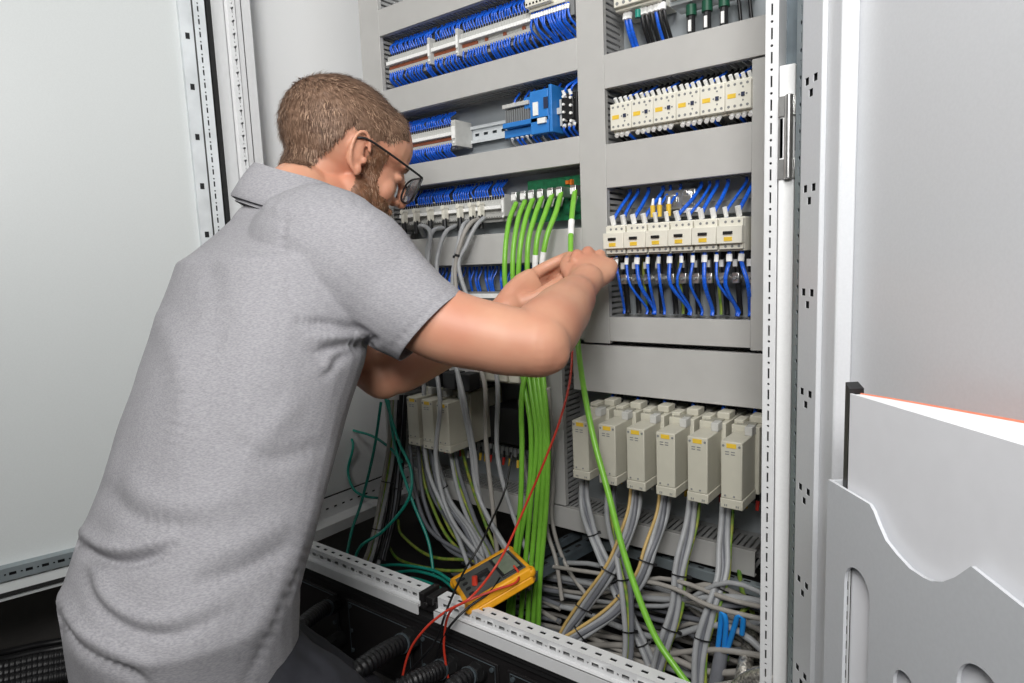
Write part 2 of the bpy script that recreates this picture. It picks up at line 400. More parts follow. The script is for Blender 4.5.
# left door
LA = math.atan2(-.96, -.27)
dl0 = dmap(-1.350, .762, LA)
dl = lambda u, w_, z: dl0(u, -w_, z)     # inner face towards +X
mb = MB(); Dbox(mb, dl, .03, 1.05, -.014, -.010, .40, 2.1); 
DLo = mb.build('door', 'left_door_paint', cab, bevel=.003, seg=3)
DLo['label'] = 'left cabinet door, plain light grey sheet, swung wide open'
mb = MB()
HL = []
for zz in range(66):
    HL += [rect(.0155, .0185, .45+zz*.025, .461+zz*.025), circle(.017, .4665+zz*.025, .0018, 6)]
mb.plate(rect(.004, .026, .42, 2.08), HL, .0015, lambda u, v, w_: dl(u, .012+w_, v))
Dbox(mb, dl, .004, .006, -.01, .012, .42, 2.08); Dbox(mb, dl, .006, .024, .0, .003, .42, 2.08, 1)
Dbox(mb, dl, .028, .052, -.01, .006, .42, 2.08)
for zz in range(17): Dbox(mb, dl, .036, .044, .0055, .0066, .47+zz*.1, .482+zz*.1, 1)  # dark patches painted as the shade of square holes
mb.build('door_frame_profile', ['rail_zinc', 'hole_shade'], DLo)
mb = MB(); H = []
for uu in range(38): H.append(rect(.08+uu*.025, .091+uu*.025, .452, .458)); H.append(circle(.097+uu*.025, .455, .002, 6))
mb.plate(rect(.05, 1.04, .443, .467), H, .0015, lambda u, v, w_: dl(u, .012+w_, v))
Dbox(mb, dl, .05, 1.04, -.01, .012, .465, .467); Dbox(mb, dl, .05, 1.04, .0, .003, .445, .465, 1); 
ml = MB(); Dbox(ml, dl, .05, 1.04, -.012, .008, .42, .438); Dbox(ml, dl, .05, 1.04, -.012, .002, .402, .412); ml.build('bottom_edge', 'left_door_paint', DLo)
mb.build('bottom_rail', ['zinc', 'hole_shade'], DLo)
Dseal = MB(); Dbox(Dseal, dl, .05, 1.04, -.008, .010, .4125, .4195); Dseal.build('door_seal', 'rubber', DLo)

# ------------------------------------------------------------------ document pocket and papers on the right door
pk = thing('document_pocket', 'grey document pocket with scooped top fixed inside the right door', 'document holder', dr(.29, .03, .2+.2))
U0, U1 = .167, .47; ZT = .812; W = .052
outer = [(U0, .46), (U1, .46), (U1, ZT), on_door(1024, 598, W), on_door(973, 566, W)]
outer[3] = (outer[3][0], ZT-.001); pk_ = outer[4]
for q in ((957, 577), (945, 581.5), (933, 581), (925, 577.5), (911, 568), (898, 554), (887, 540), (880, 524), (875, 511), (871, 504)):
    outer.append(on_door(*q, W))
outer += [(U0, ZT)]
def stad(u, zt, w_, zb): 
    r = w_/2; return [(u + r*math.cos(math.pi*i/12), zt-r + r*math.sin(math.pi*i/12)) for i in range(13)] + [(u-r, zb), (u+r, zb)]
mb = MB(); mb.plate(outer, [stad(.212, .757, .034, .49), stad(.2715, .713, .025, .49), stad(.337, .760, .038, .49), stad(.395, .716, .03, .49)], .0025, lambda u, v, w_: dr(u, W+w_, v))
mb.build('front_panel', 'pocket', pk, bevel=.0006)
uh = on_door(846.5, 620, .0497)[0]; mb = MB()
mb.plate(rect(uh-.006, uh+.003, .462, .752), [rect(uh-.0014, uh+.0010, .468+k_*.0125, .4755+k_*.0125) for k_ in range(22)], .0005, lambda u, v, w_: dr(u, .0495+w_, v))
Dbox(mb, dr, uh-.006, uh+.0029, .0484, .0488, .462, .752, 1); mb.build('perforated_strip', ['white_rail', 'hole_shade'], pk)
mb = MB(); Dbox(mb, dr, U0, U0+.0025, .0, W, .46, ZT-.0005); mb.build('side_wall', 'pocket', pk)
mb = MB(); Dbox(mb, dr, U0, U1, .0, W, .458, .4605); mb.build('bottom_tray', 'pocket', pk)
bk = thing('catalogue', 'white ring-bound catalogue with orange back cover standing in the grey door pocket', 'catalogue', dr(.25, .03, .4615))
zt = .887
mb = MB(); mb.add([dr(.146, .044, .4615), dr(.158, .0475, .4615), dr(.158, .0475, zt+.003), dr(.146, .044, zt+.006), dr(.146, .034, .4615), dr(.158, .036, .4615), dr(.158, .036, zt+.003), dr(.146, .034, zt+.006)],
    [(0, 1, 2, 3), (7, 6, 5, 4), (0, 4, 5, 1), (3, 2, 6, 7), (0, 3, 7, 4), (1, 5, 6, 2)]); mb.v = [v + (dr(1, 0, 0)-dr(0, 0, 0))*.027 for v in mb.v]
mb.build('spine', 'black_plastic', bk)
def wedge(mb, u0, u1, wa0, wa1, wb0, wb1, z0, z1, sa=.0, sb=.0, n=10):
    for i in range(n):
        a = i/n; b = (i+1)/n
        l = lambda p, q, t: p+(q-p)*t
        A = [dr(l(u0, u1, a), l(wa0, wb0, a**.8), z0), dr(l(u0, u1, b), l(wa0, wb0, b**.8), z0), dr(l(u0, u1, b), l(wa1, wb1, b**.8), z0), dr(l(u0, u1, a), l(wa1, wb1, a**.8), z0)]
        mb.add(A + [p + V((0, 0, z1-z0 + (a, b, b, a)[k]*(sb if k in (0, 1) else sa))) for k, p in enumerate(A)], [(3, 2, 1, 0), (4, 5, 6, 7), (0, 1, 5, 4), (2, 3, 7, 6)] + ([(0, 4, 7, 3)] if i == 0 else []) + ([(1, 2, 6, 5)] if i == n-1 else []))
mb = MB(); wedge(mb, .187, .44, .0465, .048, .0445, .046, .4615, zt, .009, .009); mb.build('front_cover', 'paper', bk)
mb = MB(); wedge(mb, .187, .44, .040, .0465, .010, .0445, .4615, zt-.001, .009, .019); mb.build('pages', 'paper', bk)
mb = MB(); wedge(mb, .187, .44, .0392, .040, .009, .010, .4615, zt, .0195, .0195); mb.build('back_cover', 'orange_paper', bk)

# ------------------------------------------------------------------ wiring ducts
def hduct(x0, x1, z0, z1, label, y0=DF, seam=None):
    t = thing('wiring_duct', label, 'cable duct', ((x0+x1)/2, YP, z0))
    mb = MB(); mb.box(x0, x1, y0, y0+.003, z0, z1); mb.box(x0, x1, y0, y0+.012, z0, z0+.002); mb.box(x0, x1, y0, y0+.012, z1-.002, z1)
    mb.build('cover', 'duct', t, bevel=.0012)
    for z in (z0+.003, z1-.0045):
        mb = MB(); x = x0+.002
        while x < x1-.006: mb.box(x, x+.0065, y0+.012, YP-.014, z, z+.0015); x += .0108
        mb.box(x0, x1, YP-.014, YP, z, z+.0015); mb.build('slotted_side', 'duct_slat', t)
    MB().box(x0, x1, YP-.0025, YP-.0005, z0+.0046, z1-.0046).build('back', 'duct_slat', t)
    return t
def vduct(x0, x1, z0, z1, label, y0=DF, fill=True):
    t = thing('wiring_duct', label, 'cable duct', ((x0+x1)/2, YP, z0))
    mb = MB(); mb.box(x0, x1, y0, y0+.003, z0, z1); mb.box(x0, x0+.002, y0, y0+.012, z0, z1); mb.box(x1-.002, x1, y0, y0+.012, z0, z1)
    mb.build('cover', 'duct', t, bevel=.0012)
    for x in (x0+.003, x1-.0045):
        mb = MB(); z = z0+.002
        while z < z1-.006: mb.box(x, x+.0015, y0+.012, YP-.014, z, z+.0065); z += .0108
        mb.box(x, x+.0015, YP-.014, YP, z0, z1); mb.build('slotted_side', 'duct_slat', t)
    MB().box(x0+.0046, x1-.0046, YP-.0025, YP-.0005, z0, z1).build('back', 'duct_slat', t)
    return t
xL, xM0, xM1, xR0, xR1 = -1.177, -.652, -.596, -.335, -.262
vduct(-1.243, xL, .50, 2.0, 'tall grey vertical wiring duct beside the left cabinet wall')
vduct(xM0, xM1, .833, 2.0, 'tall grey vertical wiring duct in the middle between both device columns')
vduct(xR0, xR1, .834, 1.293, 'grey vertical wiring duct at the right beside the perforated post')
hduct(xL, xM0, 1.517, 1.575, 'topmost grey horizontal duct of the left column, above the long terminal row')
hduct(xL, xM0, 1.340, 1.397, 'grey horizontal duct directly below the long blue wired terminal row')
hduct(xL, xM0, 1.172, 1.222, 'grey horizontal duct between the light blue socket and the green circuit board')
hduct(xL, xM0, .990, 1.053, 'grey horizontal duct below the circuit board, crossed by green cables')
hduct(xL, xM0, .838, .905, 'lowest grey horizontal duct of the upper left column, behind the forearms')
hduct(xM1, xR1, 1.296, 1.355, 'topmost grey horizontal duct of the right column, above the cream contactors')
hduct(xM1, xR0, 1.121, 1.199, 'wide grey horizontal duct between contactors and breakers')
hduct(xM1, xR0, .838, .884, 'narrow grey horizontal duct below the breakers and black cables')
hduct(-.679, -.262, .737, .829, 'broad grey duct directly above the six beige relay boxes')
vduct(-.748, -.706, .49, .835, 'short grey vertical duct left of the beige relay boxes')
hduct(-1.16, -.325, .441, .487, 'bottom grey horizontal duct under the relay boxes and hanging cables')
hduct(-1.165, -.75, .74, .80, 'grey duct above the half hidden beige boxes at left')

# ------------------------------------------------------------------ DIN rails
def din(x0, x1, z, label, y=YP-.012):
    mb = MB(); H = []; x = x0+.01
    while x < x1-.02: H.append(rect(x, x+.012, z-.003, z+.003)); x += .025
    mb.plate(rect(x0, x1, z-.0125, z+.0125), H, .001, lambda u, v, w_: V((u, y+w_, v)))
    for s in (1, -1): mb.box(x0, x1, y-.007, y, z+s*.0125-.0006, z+s*.0125+.0006); mb.box(x0, x1, y-.008, y-.007, z+s*.015-.0032, z+s*.015+.0032)
    mb.box(x0, x1, y+.006, YP, z-.004, z+.004, 1)
    return tag(mb.build('mounting_rail', ['rail_zinc', 'dark_zinc']), label, 'rail')
din(xL+.002, xM0-.002, 1.452, 'steel mounting rail behind the long terminal row at the top left')
din(xL+.002, xM0-.002, 1.276, 'steel mounting rail with slots carrying the light blue socket')
din(xL+.002, -.84, 1.112, 'steel mounting rail behind terminals with grey cables')
din(xM1+.002, xR0-.002, 1.241, 'steel mounting rail behind the six cream contactors')
din(xM1+.002, xR0-.002, 1.027, 'steel mounting rail behind the six motor breakers')
din(-.675, -.27, .64, 'steel mounting rail behind the six beige relay boxes')
din(-1.165, -.75, .645, 'steel mounting rail behind the half hidden beige boxes')

# ------------------------------------------------------------------ terminal blocks
def terminal(x, zc, pitch, y0, style, label, group):
    mb = MB(); w_ = pitch*.92
    body = [(YP-.016, -.02), (YP-.016, .02), (y0+.03, .028), (y0+.016, .028), (y0+.014, .018), (y0+.006, .017), (y0+.004, .006), (y0, .005), (y0, -.003), (y0+.012, -.004), (y0+.012, -.011), (y0+.006, -.012), (y0+.008, -.02), (y0+.02, -.022), (y0+.022, -.028), (y0+.034, -.028)]
    mb.poly([V((x, a, zc+b)) for a, b in body], (w_, 0, 0), 0)
    mb.box(x, x+w_, y0-.0012, y0, zc-.0022, zc+.0045, 1)
    if style != 2: mb.box(x, x+w_, y0+.008, y0+.0125, zc-.0105, zc-.0045, 2)
    mb.box(x+w_*.2, x+w_*.8, y0+.0125, y0+.0145, zc+.0185, zc+.0255, 3)
    mb.box(x+w_*.2, x+w_*.8, y0+.0075, y0+.0085, zc-.019, zc-.0135, 3)
    return tag(mb.build('terminal_block', ['light_grey', 'white_plastic', 'brown_bridge', 'hole_shade']), label, 'terminal block', group)
def wire(p0, p1, r, m, label, group, bow=.01, name='wire', side=0., ferrule=0, bowv=None):
    p0, p1 = V(p0), V(p1); mid = (p0+p1)/2 + V((side, -bow, 0))
    d = (p1-p0)
    pts = [p0, p0 + V((0, -.002, d.z*.18)), mid, p1 - V((0, 0, d.z*.12)), p1]
    mb = MB(); P = smooth_path(pts, 3); mb.tube(P, r, 6)
    if ferrule:
        mb.tube([P[1], P[1] + (P[2]-P[1]).normalized()*ferrule], r*1.5, 6, 1)
    return tag(mb.build(name, [m, 'white_plastic'], smooth=60), label, 'wire', group)
def term_row(x0, n, pitch, zc, y0, up, dn, tlabel, wl_up, wl_dn, g, style=lambda i: 0, zu=None, zd=None):
    proto = {}
    for i in range(n):
        x = x0 + i*pitch; s = style(i)
        if s is None: continue
        if s not in proto: proto[s] = (terminal(x, zc, pitch, y0, s, tlabel, g+' terminals'), x)
        else:
            o = proto[s][0].copy(); sc.collection.objects.link(o); o.location.x += x-proto[s][1]
        j = random.uniform(-.0015, .0015)
        if up(i): wire((x+pitch*.5, y0+.016, zc+.022), (x+pitch*.5+j*2, y0+.03, zu), .0021, 'blue_wire', wl_up, g+' wires above', .009+abs(j)*2, 'blue_wire', j*1.5)
        if dn(i): wire((x+pitch*.5, y0+.009, zc-.017), (x+pitch*.5+j*2, y0+.028, zd), .0021, 'blue_wire', wl_dn, g+' wires below', .009+abs(j)*2, 'blue_wire', j*1.5)
term_row(-1.162, 60, .0068, 1.453, 1.083, lambda i: True, lambda i: i % 9 != 7, 'narrow grey terminal block in the long row at the top left',
    'thin blue wire rising from the long top left terminal row', 'thin blue wire dropping from the long top left terminal row', 'top left row',
    style=lambda i: None if i in (20, 32) else (2 if i > 38 and i % 7 else 0), zu=1.512, zd=1.400)
term_row(-1.165, 26, .0068, 1.276, 1.10, lambda i: i < 25, lambda i: i < 25, 'grey terminal block in the short row beside the face',
    'thin blue wire above the short terminal row beside the face', 'thin blue wire below the short terminal row beside the face', 'second row', style=lambda i: 0, zu=1.33, zd=1.225)
term_row(-1.165, 44, .007, 1.108, 1.098, lambda i: i % 8 != 6, lambda i: False, 'grey terminal block in the row with grey cables hanging below',
    'thin blue wire rising from the row with grey cables', '', 'third row', style=lambda i: 2, zu=1.168, zd=1.06)
def clamp(x, zc, y0, label, w_=.009, h=.034):
    mb = MB(); mb.box(x, x+w_, y0-.004, YP-.016, zc-h*.8, zc+h*.8); mb.box(x+.001, x+w_-.001, y0-.006, y0-.004, zc-.012, zc+.014, 1); mb.cyl((x+w_/2, y0-.006, zc-.02), (x+w_/2, y0-.003, zc-.02), .0025, n=8, mi=1)
    return tag(mb.build('end_clamp', ['light_grey', 'white_plastic'], bevel=.0006), label, 'end clamp')
clamp(-1.027, 1.453, 1.083, 'grey end clamp in the long top row, nearer the left duct', .007)
clamp(-.945, 1.453, 1.083, 'grey end clamp in the middle of the long top row', .007)
clamp(-.983, 1.276, 1.098, 'grey end clamp closing the short row beside the face', .012)
clamp(-.856, 1.108, 1.102, 'grey end clamp closing the row with grey cables', .007, .024)
# row 4 blue bundle behind the forearms
for i in range(26):
    x = -1.09 + i*.0115 + random.uniform(-.002, .002)
    wire((x, 1.125, .985), (x+random.uniform(-.008, .008), 1.12, .925), .0026, 'blue_wire', 'blue wire running down behind the forearms under the duct', 'blue wires behind the forearms', .008, 'blue_wire', random.uniform(-.004, .004))
mb = MB(); mb.box(-1.12, -.76, 1.105, YP-.002, .908, .93); mb.box(-1.0, -.78, 1.098, 1.105, .916, .926, 1); tag(mb.build('terminal_strip', ['mid_grey', 'white_plastic'], bevel=.001), 'grey terminal strip with white markers behind the crossed forearms', 'terminal strip')
# third row: grey cables with ends below the terminals
for i, x in enumerate((-1.14, -1.10, -1.055, -1.01, -.965, -.93, -.905)):
    t = thing('cable_lug', 'pale cable bracket with dark ferrule, %s under the third terminal row' % ['first from left', 'second from left', 'third from left', 'fourth from left', 'fifth from left', 'sixth from left', 'rightmost'][i], 'cable clamp', (x, 1.08, 1.08))
    mb = MB(); mb.box(x-.004, x+.004, 1.082, 1.097, 1.092, 1.120); mb.cyl((x, 1.08, 1.118), (x, 1.097, 1.118), .0055, n=8); mb.build('bracket', 'cream', t, bevel=.0008)
    mb = MB(); mb.cyl((x, 1.087, 1.066), (x, 1.087, 1.095), .0062, .0052, 10); mb.build('ferrule', 'black_plastic', t)
gc = [[(419, 243), (408, 252)], [(434, 236), (430, 245), (427, 262)], [(441, 238), (434, 243), (430, 262)], [(453, 233), (443, 248), (437, 272)], [(468, 228), (459, 250), (453, 278), (445, 320), (450, 375), (470, 440), (490, 500), (512, 560)], [(476, 228), (462, 248), (456, 282), (452, 330), (462, 380), (476, 450), (492, 520), (508, 565)]]

# ------------------------------------------------------------------ light blue socket in row 2
bd = thing('relay_socket', 'light blue relay socket module with ribbed grey relay on the steel rail', 'relay', (-.78, YP-.02, 1.235))
mb = MB(); mb.box(-.842, -.735, 1.10, YP-.016, 1.245, 1.262); mb.box(-.835, -.72, 1.085, YP-.016, 1.262, 1.272); mb.box(-.765, -.722, 1.085, YP-.02, 1.24, 1.322); mb.box(-.79, -.72, 1.10, YP-.02, 1.295, 1.318)
mb.box(-.82, -.765, 1.11, YP-.02, 1.25, 1.30); mb.box(-.716, -.709, 1.078, YP-.02, 1.238, 1.326); mb.build('socket_body', 'blue_device', bd, bevel=.0015)
mb = MB(); mb.box(-.838, -.778, 1.105, YP-.02, 1.272, 1.302)
for i in range(11): mb.box(-.838+i*.0056, -.8355+i*.0056, 1.1, 1.106, 1.273, 1.300)
mb.build('ribbed_relay', 'mid_grey', bd)
mb = MB(); mb.box(-.842, -.776, 1.095, 1.13, 1.303, 1.311); mb.build('relay_clip', 'light_grey', bd, bevel=.001)
mb = MB(); mb.box(-.757, -.745, 1.083, 1.085, 1.275, 1.3); mb.box(-.745, -.726, 1.08, 1.085, 1.258, 1.268); mb.build('label_plate', 'white_plastic', bd)
MB().box(-.732, -.722, 1.0835, 1.085, 1.285, 1.306).build('printed_mark', 'navy', bd)
for i in range(9):
    x = -.825 + i*.0125
    wire((x, 1.108, 1.25), (x+random.uniform(-.004, .004), 1.12, 1.226), .0024, 'blue_wire' if i % 3 else 'grey_cable', 'short lead leaving the light blue socket downwards', 'leads under the blue socket', .008, 'short_lead', 0, .008)
    wire((x+.004, 1.112, 1.305), (x+.01, 1.12, 1.336), .0024, ('blue_wire', 'black_cable', 'blue_wire')[i % 3], 'short lead leaving the light blue socket upwards', 'leads above the blue socket', .006, 'short_lead', 0, .009)
bt = thing('contactor', 'small black contactor with white ferrules at the right end of the steel rail', 'contactor', (-.678, YP-.02, 1.25))
mb = MB(); mb.box(-.694, -.660, 1.09, YP-.016, 1.246, 1.306); mb.box(-.69, -.664, 1.082, 1.09, 1.256, 1.296); mb.build('housing', 'black_plastic', bt, bevel=.001)
mb = MB()
for z in (1.252, 1.266, 1.28, 1.294): mb.cyl((-.668, 1.078, z), (-.668, 1.09, z), .0028, n=8); mb.cyl((-.684, 1.078, z+.004), (-.684, 1.09, z+.004), .0024, n=8)
mb.build('ferrules', 'white_plastic', bt)
tag(MB().box(-.706, -.697, 1.10, YP-.016, 1.25, 1.30).box(-.712, -.69, 1.095, 1.10, 1.272, 1.284).build('rail_marker', 'light_grey', bevel=.0008), 'small grey marker block between blue socket and black contactor', 'marker')
for i, (x, dz) in enumerate(((-.686, 1.336), (-.672, 1.336))): wire((x, 1.09, 1.30), (x+.014, 1.11, dz), .0024, 'blue_wire', 'blue wire rising from the small black contactor', 'blue wires on the small black contactor', .012, 'blue_wire', 0, .01)
for i, x in enumerate((-.688, -.676, -.666)): wire((x, 1.09, 1.25), (x-.004, 1.11, 1.226), .0024, 'blue_wire', 'blue wire dropping from the small black contactor', 'blue wires on the small black contactor below', .01, 'blue_wire', 0, .006)
# top right device of row 1 with a knot of blue wires
mb = MB(); mb.box(-.752, -.672, 1.075, YP-.016, 1.463, 1.512); mb.box(-.752, -.695, 1.062, 1.075, 1.468, 1.508); mb.box(-.667, -.658, 1.085, YP-.016, 1.44, 1.51, 1)
for i in range(8): mb.cyl((-.748+i*.0078, 1.0605, 1.473), (-.748+i*.0078, 1.062, 1.473), .0022, n=8, mi=2); mb.cyl((-.748+i*.0078, 1.0605, 1.499), (-.748+i*.0078, 1.062, 1.499), .0022, n=8, mi=2)
tag(mb.build('control_relay', ['cream', 'mid_grey', 'hole_shade'], bevel=.0012), 'cream control relay at the right end of the long top row', 'relay')
for i in range(15):
    x = -.748 + i*.0058
    wire((x, 1.08, 1.462), (x+.012+random.uniform(-.006, .006), 1.11, 1.4), .0024, 'blue_wire', 'blue wire hanging under the cream control relay, %s from left' % NTH[i], 'blue wires under the cream control relay', .015, 'blue_wire', random.uniform(-.008, .004), .009)
# ------------------------------------------------------------------ circuit board with network sockets
pb = thing('circuit_board', 'green circuit board carrying a row of metal network sockets', 'circuit board', (-.74, YP-.03, 1.07))
MB().box(-.808, -.655, 1.128, 1.131, 1.072, 1.158).build('board', 'pcb_green', pb)
mb = MB()
for i in range(26): mb.box(*(lambda a, b, s: (a, a+s, 1.124, 1.128, b, b+s*.6))(random.uniform(-.80, -.67), random.uniform(1.078, 1.115), random.uniform(.003, .009)))
mb.build('components', 'dark_green', pb)
MB().box(-.70, -.695, 1.12, 1.128, 1.14, 1.15).box(-.71, -.703, 1.12, 1.128, 1.142, 1.149).build('orange_components', 'orange', pb)
mb = MB(); mb.box(-.806, -.657, 1.131, YP, 1.10, 1.125); mb.build('board_holder', 'mid_grey', pb)
RJ = [(516, 198), (525, 196), (533, 194), (542, 192), (552, 190), (561, 188), (575, 186)]
ordn = ['leftmost', 'second', 'third', 'fourth', 'fifth', 'sixth', 'rightmost']
rjx = []
for i, p in enumerate(RJ):
    c = at(*p, Y=1.09); x = c.x; rjx.append(x)
    t = thing('network_plug', 'shielded metal network plug, %s of the seven on the green circuit board' % ordn[i], 'plug', (x, 1.09, 1.11))
    mb = MB(); mb.box(x-.0062, x+.0062, 1.082, 1.128, 1.114, 1.134); mb.build('socket_shell', 'silver', t, bevel=.0008)
    mb = MB(); mb.cyl((x, 1.090, 1.116), (x, 1.083, 1.098), .0058, .0045, 10); mb.box(x-.005, x+.005, 1.079, 1.083, 1.117, 1.129); mb.build('plug_body', 'white_plastic', t, bevel=.0006)

# ------------------------------------------------------------------ contactors row R1
def contactor_proto(x0, w_, z0, z1, y0, label, group):
    t = thing('contactor', label, 'contactor', (x0+w_/2, YP-.02, z0), group)
    mb = MB(); mb.box(x0, x0+w_*.985, y0+.012, YP-.016, z0-.004, z1+.004); mb.box(x0, x0+w_*.985, y0, y0+.012, z0, z1); mb.build('housing', 'cream', t, bevel=.001)
    mb = MB()
    for i in range(4):
        for z in (z0+.006, z1-.006): mb.cyl((x0+w_*(.14+.24*i), y0-.0004, z), (x0+w_*(.14+.24*i), y0+.002, z), .0022, n=8)
    for a, b in ((.55, .0), (.83, 0.), (.69, .011), (.69, -.009)): mb.cyl((x0+w_*a, y0-.0004, (z0+z1)/2+b), (x0+w_*a, y0+.002, (z0+z1)/2+b), .0016, n=6)
    mb.build('screw_holes', 'mid_grey', t)
    zc = (z0+z1)/2
    MB().box(x0+w_*.1, x0+w_*.42, y0-.0006, y0, zc-.004, zc+.003).build('label', 'yellow_label', t)
    MB().box(x0+w_*.63, x0+w_*.76, y0-.002, y0, zc-.003, zc+.003).build('button', 'navy', t)
    return t
six = ['leftmost', 'second from left', 'third from left', 'fourth from left', 'fifth from left', 'rightmost']
W1 = .0412
c0 = contactor_proto(-.580, W1, 1.219, 1.264, 1.07, 'flat cream contactor with yellow label, leftmost of six below the upper right duct', 'cream contactors in the right column')
for i in range(1, 6): copy_tree(c0, (W1*i, 0, 0), 'flat cream contactor with yellow label, %s of six below the upper right duct' % six[i])
for i in range(6):
    for j in range(4):
        x = -.580 + W1*i + W1*(.14+.24*j)
        m = 'blue_wire' if j == (1 if i else 2) else 'black_cable'
        nm = 'blue' if m == 'blue_wire' else 'black'
        wire((x, 1.088, 1.267), (x+.010, 1.12, 1.294), .0024, m, '%s wire with white ferrule above the flat cream contactors' % nm, '%s wires above the contactors' % nm, .004, nm+'_wire', 0, .010)
        if j != 3 or i % 2: wire((x+.002, 1.086, 1.216), (x+.006, 1.11, 1.20), .0027, m, '%s wire with white ferrule below the flat cream contactors' % nm, '%s wires below the contactors' % nm, .004, nm+'_wire', 0, .008)
# ------------------------------------------------------------------ motor breakers R2
def breaker_proto(x0, w_, z0, z1, y0, label, group):
    t = thing('motor_breaker', label, 'circuit breaker', (x0+w_/2, YP-.02, z0), group)
    zc = (z0+z1)/2
    mb = MB(); mb.box(x0, x0+w_*.985, y0+.012, YP-.016, z0, z1); mb.box(x0, x0+w_*.985, y0-.004, y0+.012, z0+.012, z1-.014); mb.box(x0+.002, x0+w_*.97, y0+.004, y0+.012, z0+.003, z1-.002)
    mb.build('housing', 'cream', t, bevel=.001)
    mb = MB()
    for i in range(3):
        mb.cyl((x0+w_*(.3+.26*i), y0+.0035, z1-.0075), (x0+w_*(.3+.26*i), y0+.005, z1-.0075), .0022, n=8)
        mb.cyl((x0+w_*(.3+.26*i), y0+.0035, z0+.0075), (x0+w_*(.3+.26*i), y0+.005, z0+.0075), .0022, n=8)
    mb.build('screw_holes', 'mid_grey', t)
    MB().box(x0+w_*.28, x0+w_*.64, y0-.0075, y0-.004, zc+.000, zc+.0045).build('toggle', 'black_plastic', t, bevel=.0005)
    MB().box(x0+w_*.3, x0+w_*.62, y0-.005, y0-.004, zc-.011, zc-.0045).build('label', 'yellow_label', t)
    return t
W2 = .0415
b0 = breaker_proto(-.587, W2, .998, 1.052, 1.05, 'cream motor breaker with black toggle, leftmost of six, nearest the hand', 'cream motor breakers in the right column')
for i in range(1, 6): copy_tree(b0, (W2*i, 0, 0), 'cream motor breaker with black toggle, %s of six beside the hand' % six[i])
for i in range(12):
    x = -.577 + i*.0206
    wire((x, 1.072, 1.050), (min(-.342, x+random.uniform(.004, .022)), 1.115, 1.118), random.choice((.0026, .0034)), 'blue_wire', 'blue wire rising from the motor breakers, %s from the hand' % NTH[i], 'blue wires above the motor breakers', .006, 'blue_wire', random.uniform(-.004, .004), .016)
    wire((x+.004, 1.072, .999), (min(-.342, x+random.uniform(.0, .03)), 1.10, .888), random.choice((.0026, .0036)), 'blue_wire', 'blue wire falling below the motor breakers, %s from the hand' % NTH[i], 'blue wires below the motor breakers', .02, 'blue_wire', random.uniform(-.008, .01), .012)
mb = MB(); mb.box(-.585, -.338, 1.118, 1.124, .948, .958); mb.box(-.585, -.338, 1.112, 1.118, .951, .955)
tag(mb.build('busbar', 'silver', bevel=.0008), 'bright metal bar crossing the black cables under the breakers', 'busbar')
for i in range(11):
    x = -.575 + i*.0232
    MBt = thing('cable_clamp', 'metal cable clamp, number %s from the hand along the bright bar' % ['one', 'two', 'three', 'four', 'five', 'six', 'seven', 'eight', 'nine', 'ten', 'eleven'][i], 'clamp', (x, 1.11, .945))
    mb = MB(); mb.box(x-.006, x+.006, 1.100, 1.118, .944, .962); mb.build('clip', 'silver', MBt, bevel=.001)
    mb = MB(); mb.cyl((x, 1.094, .953), (x, 1.1, .953), .003, n=8); mb.build('screw', 'mid_grey', MBt)
    wire((x+.001, 1.108, .997), (x+random.uniform(-.003, .003), 1.118, .888), .0052, 'black_cable', 'thick black cable crossing the bright metal bar, %s from the hand' % NTH[i], 'black cables under the motor breakers', .003, 'black_cable', 0, 0)
    if i % 3 == 1: wire((x+.011, 1.115, .99), (x+.013, 1.125, .888), .0028, 'earth_green', 'green and yellow earth wire right of the %s black cable under the breakers' % NTH[i], 'earth wires under the motor breakers', .003, 'earth_wire')
    mb = MB(); mb.box(x-.0035, x+.0035, 1.096, 1.1, .972, .984); tag(mb.build('cable_marker', 'white_plastic'), 'small white marker on a black cable under the breakers', 'marker', 'white markers under the breakers')
# things above the breakers
mb = MB(); mb.box(-.495, -.437, 1.105, 1.15, 1.075, 1.108); mb.box(-.49, -.47, 1.098, 1.105, 1.085, 1.10); mb.box(-.46, -.44, 1.098, 1.105, 1.08, 1.098); mb.cyl((-.452, 1.095, 1.10), (-.452, 1.11, 1.10), .006)
tag(mb.build('metal_bracket', 'silver', bevel=.002), 'shiny metal bracket behind the wires above the breakers', 'bracket')
for i, x in enumerate((-.503, -.49, -.473)):
    mb = MB(); mb.cyl((x, 1.075, 1.062), (x, 1.075, 1.082), .0038, .0046, 10); mb.cyl((x, 1.075, 1.082), (x, 1.078, 1.094), .003, .002, 8, 1)
    tag(mb.build('yellow_ferrule', ['yellow_label', 'white_plastic'], smooth=40), 'yellow wire ferrule above the breakers, %s of three' % ('left', 'middle', 'right')[i], 'ferrule')
tag(MB().box(-.455, -.420, 1.08, 1.086, 1.066, 1.073).box(-.455, -.42, 1.0795, 1.08, 1.068, 1.071, 1).build('label_holder', ['white_plastic', 'light_grey'], bevel=.0008), 'small clear-white label holder above the third breaker', 'label holder')
mb = MB(); mb.box(-.592, -.338, 1.135, YP-.004, 1.062, 1.085); tag(mb.build('terminal_strip', 'mid_grey', bevel=.001), 'dark grey terminal strip behind the blue wires above the breakers', 'terminal strip')

